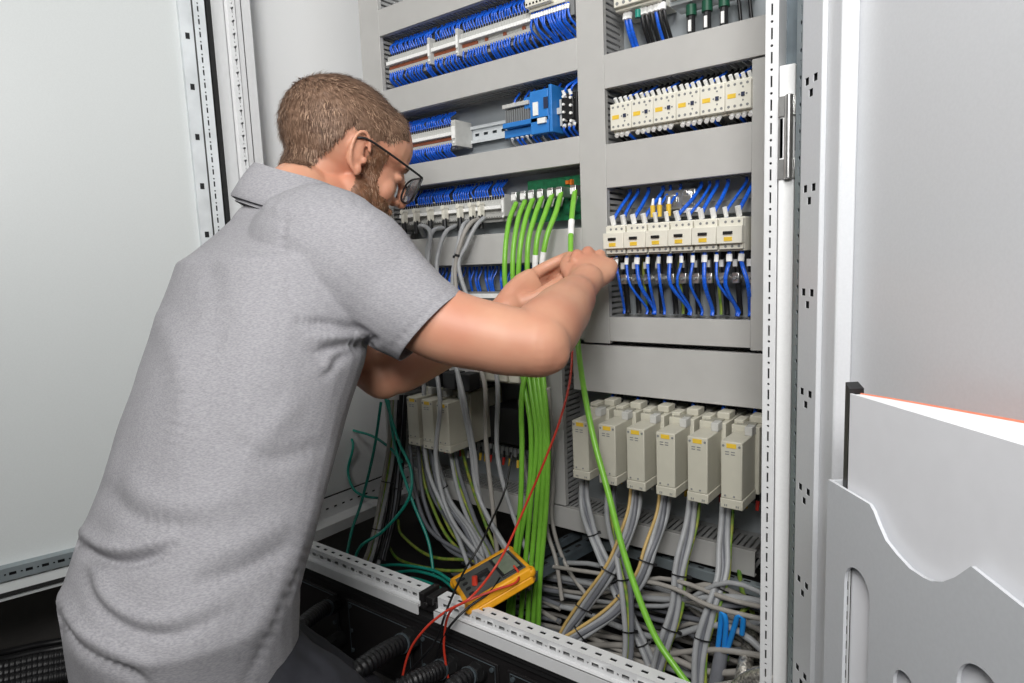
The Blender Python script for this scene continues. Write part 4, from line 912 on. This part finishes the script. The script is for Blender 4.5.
#@@ENDCABLES
#@@MAN
# ------------------------------------------------------------------ the person
def K(px, py, d): return at(px, py, d=d)
bR = V((.985, -.17, 0)); bF = V((.17, .985, 0)); UZ = V((0, 0, 1))
def loft(mb, rings, n=28, cap=True, p=2.0):      # ring: centre, axis a, axis b, ra, rb ; superellipse exponent p
    vs = []
    for c, a, b, ra, rb in rings:
        for j in range(n):
            q = 2*math.pi*j/n; cx, sx = math.cos(q), math.sin(q)
            f = (abs(cx)**p + abs(sx)**p)**(-1/p)
            vs.append(c + a*(ra*cx*f) + b*(rb*sx*f))
    fs = [(i*n+j, i*n+(j+1) % n, (i+1)*n+(j+1) % n, (i+1)*n+j) for i in range(len(rings)-1) for j in range(n)]
    if cap: fs += [tuple(range(n-1, -1, -1)), tuple((len(rings)-1)*n+j for j in range(n))]
    return mb.add(vs, fs)
def limb(mb, pts, n=32):                          # pts: (point, radius) smoothed, with round ends
    P = smooth_path([p for p, r in pts], 6); m = len(P)-1; r = []
    for i in range(m+1):
        t = i/m*(len(pts)-1); k = min(int(t), len(pts)-2); f = t-k; f = f*f*(3-2*f); r.append(pts[k][1]*(1-f)+pts[k+1][1]*f)
    mb.tube(P, r, n); mb.ball(P[0], r[0]*.99, n=24); mb.ball(P[-1], r[-1]*.99, n=24); return mb
def remesh(mb, vox, smooth=4, fac=.5):
    me = bpy.data.meshes.new('tmp'); me.from_pydata(mb.v, [], mb.f)
    bm = bmesh.new(); bm.from_mesh(me)
    bmesh.ops.recalc_face_normals(bm, faces=bm.faces); bm.to_mesh(me); bm.free()
    o = bpy.data.objects.new('tmp', me); sc.collection.objects.link(o)
    m = o.modifiers.new('r', 'REMESH'); m.mode = 'VOXEL'; m.voxel_size = vox
    s_ = o.modifiers.new('s', 'SMOOTH'); s_.factor = fac; s_.iterations = smooth
    dg = bpy.context.evaluated_depsgraph_get(); dg.update()
    e = o.evaluated_get(dg).to_mesh(); out = MB(); out.v = [v.co.copy() for v in e.vertices]; out.f = [tuple(p.vertices) for p in e.polygons]; out.m = [0]*len(out.f)
    N = [v.normal.copy() for v in e.vertices]; o.evaluated_get(dg).to_mesh_clear(); bpy.data.objects.remove(o); bpy.data.meshes.remove(me)
    return out, N
# head frame
hc = K(360, 156, 1.045)
hf = (V((.36, .93, 0)).normalized()*math.cos(R(27)) - UZ*math.sin(R(27))).normalized()
hr = hf.cross(UZ).normalized(); hu = hr.cross(hf).normalized()
_q = R(-4); hr, hu = (hr*math.cos(_q)+hu*math.sin(_q)), (hu*math.cos(_q)-hr*math.sin(_q))
hc = hc - hr*.076
HM = Matrix((hr, hf, hu)).transposed()
HS = 1.04
def H(x, y, z): return hc + (hr*x + hf*y + hu*z)*HS
def hb(mb, c, r, n=22): return mb.ball(H(*c), r[0]*HS, r[1]*HS, r[2]*HS, n, M=HM)
body = MB()
hb(body, (0, -.020, .034), (.0755, .100, .083), 36); hb(body, (0, .030, .045), (.066, .066, .062)); hb(body, (0, .040, -.020), (.056, .054, .080)); hb(body, (0, .050, -.072), (.040, .042, .034))
hb(body, (0, .078, -.088), (.020, .018, .016)); hb(body, (0, .078, .030), (.046, .017, .013)); hb(body, (0, -.045, -.02), (.052, .045, .05))
for s_ in (1, -1):
    hb(body, (s_*.048, .018, -.052), (.016, .030, .028)); hb(body, (s_*.034, .064, -.020), (.021, .020, .024)); hb(body, (s_*.009, .100, -.024), (.008, .009, .007))
    hb(body, (s_*.030, .078, .008), (.014, .012, .008))
    # ear
    ear = [H(s_*(.075+.007*math.sin(a*.5+.3)), -.006-.017*math.cos(a)*.9-.006*math.sin(a), .002+.033*math.sin(a)) for a in [math.pi*(-.55+1.45*i/12) for i in range(13)]]
    ear = [H(s_*(.078+.006*math.sin(math.pi*i/12)), -.004 - .0165*math.cos(math.pi*(-.42+1.35*i/12)-.35), .004 + .030*math.sin(math.pi*(-.42+1.35*i/12))) for i in range(13)]
    body.tube(smooth_path(ear, 3), .0036, 8)
    hb(body, (s_*.0765, -.010, .002), (.0042, .0135, .025)); hb(body, (s_*.077, .004, -.022), (.0045, .007, .010)); hb(body, (s_*.078, .008, -.004), (.004, .005, .006)); hb(body, (s_*.073, -.005, -.002), (.008, .010, .016))
body.tube([H(0, .092, .024), H(0, .104, .002), H(0, .114, -.020)], [.006, .0075, .011], 10); hb(body, (0, .112, -.021), (.011, .010, .009))
hb(body, (0, .092, -.046), (.022, .009, .006)); hb(body, (0, .090, -.056), (.020, .009, .006))
# neck and torso under the shirt
nb = K(292, 208, 1.03)
limb(body, [(H(0, -.030, -.010), .056), (H(0, -.040, -.075), .055), (nb + V((0, 0, .012)) + bF*.01, .054), (nb - UZ*.05, .060)])
limb(body, [(H(0, .02, -.05), .045), (nb + bF*.03, .055)])
chest, waist, hips = K(268, 300, .965), K(232, 430, .895), K(185, 590, .815)
def T_ring(c, ra, rb): return (c, bR, bF, ra, rb)
loft(body, [T_ring(nb - UZ*.03, .10, .07), T_ring(nb*.5+chest*.5, .150, .085), T_ring(chest, .155, .10), T_ring(waist, .145, .10), T_ring(hips, .150, .10), T_ring(hips - UZ*.08, .14, .10)], p=2.3)
# right arm
shR, elR, wrR = K(342, 252, .90), K(538, 345, .865), K(579, 290, 1.06)
limb(body, [(nb - UZ*.08, .055), (shR - bR*.05, .060), (shR, .060), (K(430, 318, .885), .052), (K(495, 338, .87), .0475), (elR, .044)], 36)
limb(body, [(K(532, 342, .865), .043), (K(546, 330, .90), .0465), (K(560, 314, .955), .043), (K(572, 300, 1.01), .036), (wrR, .0285), (K(587, 280, 1.09), .028)], 36)
hb_ = K(548, 352, .86); body.ball(hb_, .030, n=16)
# right hand: palm, four fingers curled away from the lens, thumb on the inner side
pc = K(593, 273, 1.115)
pu = (K(600, 256, 1.14) - K(586, 288, 1.085)).normalized(); pr = (K(613, 272, 1.125)-K(573, 262, 1.115)).normalized(); pn = pr.cross(pu).normalized()
if pn.dot(FW) < 0: pn = -pn
loft(body, [(K(583, 285, 1.078), pr, pn, .026, .019), (K(588, 279, 1.095), pr, pn, .034, .020), (pc, pr, pn, .039, .019), (K(596, 264, 1.128), pr, pn, .040, .016), (K(597, 259, 1.135), pr, pn, .037, .012)], 20, p=2.6)
kn = [K(577, 255, 1.125), K(588, 252, 1.135), K(600, 255, 1.14), K(610, 263, 1.14)]
for i, k in enumerate(kn):
    L = (.040, .044, .041, .034)[i]; r = (.0098, .010, .0095, .0086)[i]
    a = k + pn*L*.75 + pu*L*.25; b = a - pu*L*.62 + pn*L*.12 - pr*.004; c = b - pu*L*.2 - pn*L*.42
    limb(body, [(k - pu*.016, r*.9), (k, r*1.12), ((k+a)/2, r*.96), (a, r*1.02), (b, r*.93), (c, r*.82)], 12)
limb(body, [(K(577, 284, 1.09), .016), (K(570, 274, 1.11), .0125), (K(566, 265, 1.135), .0115), (K(570, 256, 1.155), .0095)], 12)
# left arm and hand
shL = K(268, 262, 1.10); elL = K(383, 376, 1.055); wrL = K(500, 315, 1.125)
limb(body, [(nb - UZ*.08, .055), (shL, .050), (K(330, 330, 1.08), .047), (elL, .038)], 36)
limb(body, [(K(380, 372, 1.055), .036), (K(400, 368, 1.06), .041), (K(440, 348, 1.085), .038), (K(480, 324, 1.11), .031), (wrL, .0275), (K(508, 308, 1.13), .028)], 36)
qu = (K(545, 280, 1.17)-K(508, 308, 1.13)).normalized(); qn = (FW*.75 + UP*.15 - RT*.2); qn = (qn - qu*qn.dot(qu)).normalized(); qr = qu.cross(qn).normalized()
loft(body, [(K(505, 310, 1.128), qr, qn, .027, .020), (K(516, 300, 1.14), qr, qn, .033, .020), (K(528, 291, 1.152), qr, qn, .036, .018), (K(538, 284, 1.162), qr, qn, .033, .014)], 20, p=2.6)
lf = [[(527, 279, 1.155), (541, 270, 1.165), (554, 263, 1.165), (566, 257, 1.16)],
      [(533, 283, 1.168), (547, 273, 1.185), (558, 268, 1.18), (566, 266, 1.165)],
      [(536, 289, 1.172), (550, 281, 1.195), (558, 279, 1.185), (560, 282, 1.17)],
      [(534, 296, 1.168), (546, 291, 1.19), (552, 291, 1.18), (553, 294, 1.168)]]
for i, f in enumerate(lf):
    r = (.0105, .0098, .0092, .0084)[i]
    limb(body, [(K(*f[0]), r*1.15), (K(*f[1]), r*1.08), (K(*f[2]), r), (K(*f[3]), r*.86)], 12)
limb(body, [(K(520, 303, 1.13), .0165), (K(536, 297, 1.125), .0125), (K(549, 289, 1.13), .0115), (K(560, 281, 1.14), .0095)], 12)
# legs inside the trousers (pelvis included)
hipR, hipL = hips + bR*.058 - UZ*.085 + bF*.022, hips - bR*.105 - UZ*.07 - bF*.01
knR = K(432, 815, .86); knR = V((knR.x, knR.y, .262)); knL = knR - bR*.26 + bF*.03
for hp, kn_ in ((hipR, knR), (hipL, knL)):
    limb(body, [(hp, .058), ((hp+kn_)/2, .058), (kn_, .05)], 16); ft = kn_ - bF*.40 + UZ*0; ft.z = .245
    limb(body, [(kn_, .05), ((kn_*.6+ft*.4), .05), (ft, .035)], 16)
B_, BN = remesh(body, .0025, 8, .5)
person = B_.build('person', 'skin', loc=V((hips.x, hips.y, .2)), smooth=180, recalc=False)
tag(person, 'bearded person in grey polo shirt and glasses, both hands reaching into the cabinet', 'person')
print('body verts', len(B_.v))
# hair and beard grown from the scalp
def hloc(p): q = p - hc; return q.dot(hr)/HS, q.dot(hf)/HS, q.dot(hu)/HS
def hair_mask(x, y, z):
    if abs(x) > .0765 and -.03 < y < .02 and z < .036: return -1
    ax = abs(x)
    # hairline height as a function of y
    if y > .045: h = .050 + (y-.045)*.75 + (.030 if ax < .045 else 0)*min(1, (y-.045)/.03)
    elif y > .008: h = .028 + (y-.008)*.52
    elif y > -.030: h = .031
    elif y > -.055: h = .031 - (-.030-y)*3.2
    else: h = -.052 - (-.055-y)*.20
    return z - h
def beard_mask(x, y, z):
    ax = abs(x)
    if z > .030 or z < -.13 or y < .008: return -1
    if y < .052: return min(y-.010-max(0, -z-.03)*.0, (.046 - y) + max(0, -.02-z)*1.5, .030-z)*1.2
    if ax < .016 and z > -.036: return -1
    return -.034 - (y-.052)*.05 - z
def shell(name, mask, thick, fade, m, nz):
    vals = {}
    for i, p in enumerate(B_.v):
        if (p-hc).length < .17: x, y, z = hloc(p); vals[i] = (mask(x, y, z) + .004*noise.noise(p*90) if abs(p.dot(p)) else 0)
    fs = [f for f in B_.f if all(vals.get(i, -1) > 0 for i in f)]
    idx = {}; out = MB()
    for f in fs:
        for i in f:
            if i not in idx:
                idx[i] = len(out.v); t = min(1, vals[i]/fade); t = t*t*(3-2*t)
                out.v.append(B_.v[i] + BN[i]*(.0004 + thick*t + nz*t*(noise.noise(V((B_.v[i].x*70, B_.v[i].y*70, B_.v[i].z*160))))))
        out.f.append(tuple(idx[i] for i in f)); out.m.append(0)
    return out, [BN[i] for i in idx], [vals[i] for i in idx]
def strands(out, N, W_, count, ln, rad, lift, flow, fade):
    rnd = random.Random(5); n0 = len(out.v); base = list(out.v)
    for _ in range(count):
        i = rnd.randrange(n0); p = base[i] + V((rnd.uniform(-1, 1), rnd.uniform(-1, 1), rnd.uniform(-1, 1)))*.002; nn = N[i]; d = flow(*hloc(p)); d = (d - nn*d.dot(nn))
        if d.length < 1e-4: continue
        d.normalize(); t = min(1, W_[i]/fade); L = ln*(.35+.65*t)*rnd.uniform(.6, 1.15)
        d = (d + V((rnd.uniform(-1, 1), rnd.uniform(-1, 1), rnd.uniform(-1, 1)))*.28).normalized()
        sd = d.cross(nn).normalized(); p = p - nn*.001
        m1 = p + d*L*.5 + nn*lift*L*.55; m2 = p + d*L + nn*lift*L*.6
        o = len(out.v); out.v += [p - sd*rad, p + sd*rad, m1 + sd*rad*.8, m1 - sd*rad*.8, m2]
        out.f += [(o, o+1, o+2, o+3), (o+3, o+2, o+4)]; mi = 1 if rnd.random() < .45 else 0; out.m += [mi, mi]
def flow_hair(x, y, z):
    # from the crown outward, forward on top, down and forward on the sides
    return hf*(.8 if z > .05 else .35) - hu*(.25 if z > .08 else .9) + hr*(.35 if x > 0 else -.35)
hs, hn, hw = shell('hair', hair_mask, .0045, .03, 'hair', .002)
strands(hs, hn, hw, 16000, .014, .0005, .3, flow_hair, .03)
hair = hs.build('hair', ['hair', 'hair_tip'], person, smooth=180, recalc=False)
bs, bn, bw = shell('beard', beard_mask, .003, .012, 'beard', .0015)
strands(bs, bn, bw, 6000, .009, .0004, .6, lambda x, y, z: -hu*.9 + hf*.4, .012)
bs.build('beard', ['beard', 'hair_tip'], person, smooth=180, recalc=False)
for s_ in (1, -1):
    mb = MB(); hb(mb, (s_*.031, .070, .010), (.0095, .007, .006)); e_ = mb.build('eye', 'white_plastic', person)
    mb = MB(); hb(mb, (s_*.031, .0775, .009), (.004, .0015, .004), 10); mb.build('iris', 'navy', e_)
    mb = MB(); mb.tube([H(s_*.016, .093, .026), H(s_*.032, .090, .030), H(s_*.047, .080, .026)], [.002, .003, .0015], 6); mb.build('eyebrow', 'hair', person)
mb = MB(); a_ = K(567, 256.5, 1.152); mb.ball(a_, .0045, .0045, .0018, 10, M=Matrix((qu, qr, -FW)).transposed()); mb.build('fingernail', 'nail', person)
# glasses
gl = thing('eyeglasses', 'dark rimmed eyeglasses worn by the person', 'glasses', H(0, .1, 0))
mb = MB()
for s_ in (1, -1):
    mb = MB(); mb.tube(smooth_path([H(s_*.080, -.022, .017), H(s_*.083, -.004, .026), H(s_*.081, .035, .025), H(s_*.074, .098, .020), H(s_*.070, .104, .019)], 4), .0021, 6); mb.build('temple', 'black_plastic', gl)
mb = MB()
for s_ in (1, -1):
    ring = [H(s_*(.040+.031*(abs(math.cos(a))**.7)*(1 if math.cos(a) > 0 else -1)), .110-.006*abs(math.cos(a)), .000+.0225*(abs(math.sin(a))**.7)*(1 if math.sin(a) > 0 else -1)) for a in [2*math.pi*i/28+.01 for i in range(29)]]
    mb.tube(ring, .0018, 6)
mb.tube([H(-.010, .111, .010), H(0, .114, .013), H(.010, .111, .010)], .0018, 6); mb.build('rim', 'black_plastic', gl)
for s_ in (1, -1):
    mb = MB(); mb.obox(H(s_*.040, .108, .000), hr*.029, hu*.021, hf*.0006); mb.build('lens', 'lens', gl)
# ---- shirt
sh = MB()
collar_c = K(292, 206, 1.025)
loft(sh, [(collar_c - UZ*.006, bR, bF, .080, .072), (nb - UZ*.045 - bF*.008, bR, bF, .150, .104), (nb*.5+chest*.5 - UZ*.01 - bF*.006, bR, bF, .192, .128), T_ring(chest, .190, .130), T_ring(chest*.5+waist*.5, .186, .135), T_ring(waist - bR*.004, .176, .134),
          T_ring(waist*.5+hips*.5 - bR*.008, .176, .130), T_ring(hips - bR*.014, .178, .128), T_ring(hips - UZ*.075 - bR*.022, .172, .124), T_ring(hips - UZ*.12 - bR*.030, .170, .122), T_ring(hips - UZ*.21 - bR*.040, .166, .120)], 40, p=2.35)
sh.ball(collar_c - bF*.026 - UZ*.030, .080, .062, .045, 20)
limb(sh, [(nb - UZ*.085, .088), (K(318, 250, .94), .092), (K(352, 268, .905), .086), (K(395, 300, .89), .070), (K(424, 320, .885), .064), (K(452, 338, .882), .058)], 26)
limb(sh, [(nb - UZ*.085, .088), (shL + V((0, 0, -.0)), .075), (K(310, 320, 1.085), .066), (K(350, 350, 1.07), .056)], 22)
S_, SN = remesh(sh, .003, 8, .5)
# folds: ridges and creases along lines on the cloth (pixel, sign and height in mm, width in pixels)
folds = [([(76, 540), (92, 556), (118, 563), (146, 558), (170, 546)], -11, 7), ([(80, 528), (100, 545), (135, 548), (168, 536)], 6, 8),
         ([(80, 560), (90, 590), (108, 615), (138, 632), (178, 634), (230, 612)], -5, 7), ([(92, 560), (104, 590), (125, 612), (165, 620), (225, 598)], 5, 9),
         ([(54, 608), (66, 632), (90, 655), (130, 676), (150, 690)], -6, 6), ([(60, 596), (76, 622), (104, 645), (150, 665)], 6, 8),
         ([(334, 478), (318, 530), (294, 585), (262, 650), (240, 690)], -2.5, 5), ([(322, 478), (304, 530), (278, 590), (240, 650)], 2.5, 9),
         ([(300, 322), (330, 324), (356, 331), (374, 342)], -6, 5), ([(318, 352), (340, 346), (372, 342)], -6, 5), ([(326, 376), (344, 356), (372, 342)], -5, 5), ([(312, 337), (345, 338), (366, 340)], 5, 6), ([(330, 366), (350, 350)], 4, 6),
         ([(150, 300), (175, 345), (185, 400), (175, 450)], 4, 14), ([(200, 240), (215, 300), (210, 360)], -3, 12), ([(120, 470), (150, 500), (200, 505), (250, 490)], 4, 14), ([(105, 490), (140, 520), (200, 528)], -4, 10),
         ([(230, 440), (270, 460), (315, 450)], -3, 10), ([(300, 400), (270, 430), (240, 470)], 3, 12), ([(290, 200), (284, 240), (288, 290), (300, 318)], -2.5, 4), ([(350, 210), (395, 240), (430, 270)], 3, 12), ([(395, 345), (420, 318), (448, 290)], -2, 4),
         ([(200, 560), (240, 545), (290, 520)], 4, 12), ([(190, 585), (240, 572), (285, 548)], -4, 9), ([(250, 196), (300, 212), (360, 205)], 3, 8)]
FS = []
for pts, amp, wd in folds:
    P = smooth_path([V((a, b, 0)) for a, b in pts], 5); FS.append(([(p.x, p.y) for p in P], amp/1000, wd))
for i, (p, n_) in enumerate(zip(S_.v, SN)):
    d = .0035*noise.noise(p*9) + .0018*noise.noise(V((p.x*22, p.y*22, p.z*12)))
    if n_.dot(p - CAM) < .02:
        x, y = proj(p)
        for P, amp, wd in FS:
            if not (P[0][0] - 400 < x < P[0][0] + 400): continue
            best = 1e9; bi = 0
            for j, (a, b) in enumerate(P):
                q = (a-x)**2 + (b-y)**2
                if q < best: best = q; bi = j
            if best < (3*wd)**2:
                e = min(1, (min(bi, len(P)-1-bi)+1.5)/(len(P)*.3)); d += amp*math.exp(-best/(wd*wd))*e
    S_.v[i] = p + n_*d
# open the sleeves and the hem
me = bpy.data.meshes.new('polo_shirt'); me.from_pydata([v - BASE[person] for v in S_.v], [], S_.f)
bm = bmesh.new(); bm.from_mesh(me)
def cut(point, normal, near=None, rad=9):
    pt = point - BASE[person]; nr = (near - BASE[person]) if near is not None else None
    fs = [f for f in bm.faces if nr is None or (f.calc_center_median()-nr).length < rad]
    geo = list({v for f in fs for v in f.verts} | {e for f in fs for e in f.edges} | set(fs))
    bmesh.ops.bisect_plane(bm, geom=geo, plane_co=pt, plane_no=normal)
    dead = [f for f in bm.faces if (f.calc_center_median()-pt).dot(normal) > 1e-5 and (nr is None or (f.calc_center_median()-nr).length < rad*1.4)]
    bmesh.ops.delete(bm, geom=dead, context='FACES')
e0, e1 = K(463, 291, .87), K(403, 360, .90)
ax_ = (K(452, 338, .882)-K(395, 300, .89)).normalized(); ed = (e1-e0).normalized(); nrm = (ax_ - ed*ax_.dot(ed)).normalized()
cut((e0+e1)/2, nrm, K(450, 338, .88), .115)
axl = (K(350, 350, 1.07)-K(310, 320, 1.085)).normalized(); cut(K(343, 345, 1.072), axl, K(365, 360, 1.065), .075)
cut(hips - UZ*.165, (-UZ + bF*.5).normalized())
# neck opening
cut(collar_c + UZ*.008, (UZ*.93 + bF*.30).normalized(), collar_c + UZ*.03, .07)
bm.to_mesh(me); bm.free(); me.materials.append(MT['shirt'])
for p in me.polygons: p.use_smooth = True
shirt = bpy.data.objects.new('polo_shirt', me); sc.collection.objects.link(shirt); shirt.parent = person; BASE[shirt] = BASE[person]
shirt['label'] = 'heather grey polo shirt with short sleeves'
so = shirt.modifiers.new('s', 'SOLIDIFY'); so.thickness = .0016; so.offset = -1
# collar
cn = (UZ*.90 + bF*.34 + bR*.10).normalized(); ca = (bR - cn*bR.dot(cn)).normalized(); cb = cn.cross(ca)
mb = MB(); rings = []
prof = [(.080, -.034), (.076, -.014), (.071, .010), (.067, .024), (.0665, .030), (.071, .031), (.077, .018), (.084, -.004), (.089, -.026), (.087, -.029), (.080, -.012)]
vs = []; n = 48
for r_, z_ in prof:
    for j in range(n):
        a = 2*math.pi*j/n; wv = 1+.03*math.sin(a*3+1); vs.append(collar_c + ca*(r_*1.0*wv*math.cos(a)) + cb*(r_*.89*wv*math.sin(a)) + cn*(z_ + .004*math.sin(a*2)))
mb.add(vs, [(i*n+j, i*n+(j+1) % n, (i+1)*n+(j+1) % n, (i+1)*n+j) for i in range(len(prof)-1) for j in range(n)])
mb.v = [v + UZ*.011 - bF*.002 for v in mb.v]
mb.build('collar', 'shirt', shirt, smooth=60)
# hems as thin stitched bands
# ---- trousers and shoes
tr = MB()
loft(tr, [T_ring(hips - UZ*.03 - bR*.02, .150, .105), T_ring(hips - UZ*.08 - bR*.02, .158, .110), T_ring(hips - UZ*.13 - bR*.02, .158, .110)], 30)
for hp, kn_ in ((hipR, knR), (hipL, knL)):
    limb(tr, [(hp, .083), ((hp+kn_)/2, .080), (kn_ + UZ*.01, .064)], 20); ft = kn_ - bF*.36; ft.z = .262
    limb(tr, [(kn_ + UZ*.005, .06), ((kn_*.6+ft*.4), .062), (ft, .055)], 18)
T_, TNn = remesh(tr, .005, 6)
for i, (p, n_) in enumerate(zip(T_.v, TNn)): T_.v[i] = p + n_*(.006*noise.noise(p*14) + .003*noise.noise(V((p.x*40, p.y*40, p.z*15))))
for v in T_.v: v.z = max(v.z, .2005)
T_.build('trousers', 'trousers', person, smooth=180, recalc=False)
mb = MB(); loft(mb, [T_ring(hips - UZ*.075 - bR*.02, .158, .112), T_ring(hips - UZ*.045 - bR*.02, .158, .112)], 36); mb.build('belt', 'navy', person)
for kn_ in (knR, knL):
    ft = kn_ - bF*.42; q = MB(); c = V((ft.x, ft.y, .245))
    loft(q, [(c + bF*.05 + UZ*.01, bR, UZ, .035, .036), (c, bR, UZ, .038, .040), (c - bF*.06, bR, UZ, .045, .036), (c - bF*.13 - UZ*.01, bR, UZ, .047, .03), (c - bF*.20 - UZ*.022, bR, UZ, .030, .016)], 20, p=2.4)
    for v in q.v: v.z = max(v.z, .2008)
    q.build('shoe', 'rubber', person, smooth=60)
# small red tool tip held by the fist
rt = thing('screwdriver', 'thin tool with red tip showing past the fist', 'screwdriver', K(611, 262, 1.13))
mb = MB(); mb.cyl(K(600, 262, 1.165), K(613, 259, 1.150), .003, .0025, 8); mb.build('handle', 'red', rt)
mb = MB(); mb.cyl(K(613, 259, 1.150), K(618, 258, 1.146), .0015, n=6); mb.build('shaft', 'silver', rt)
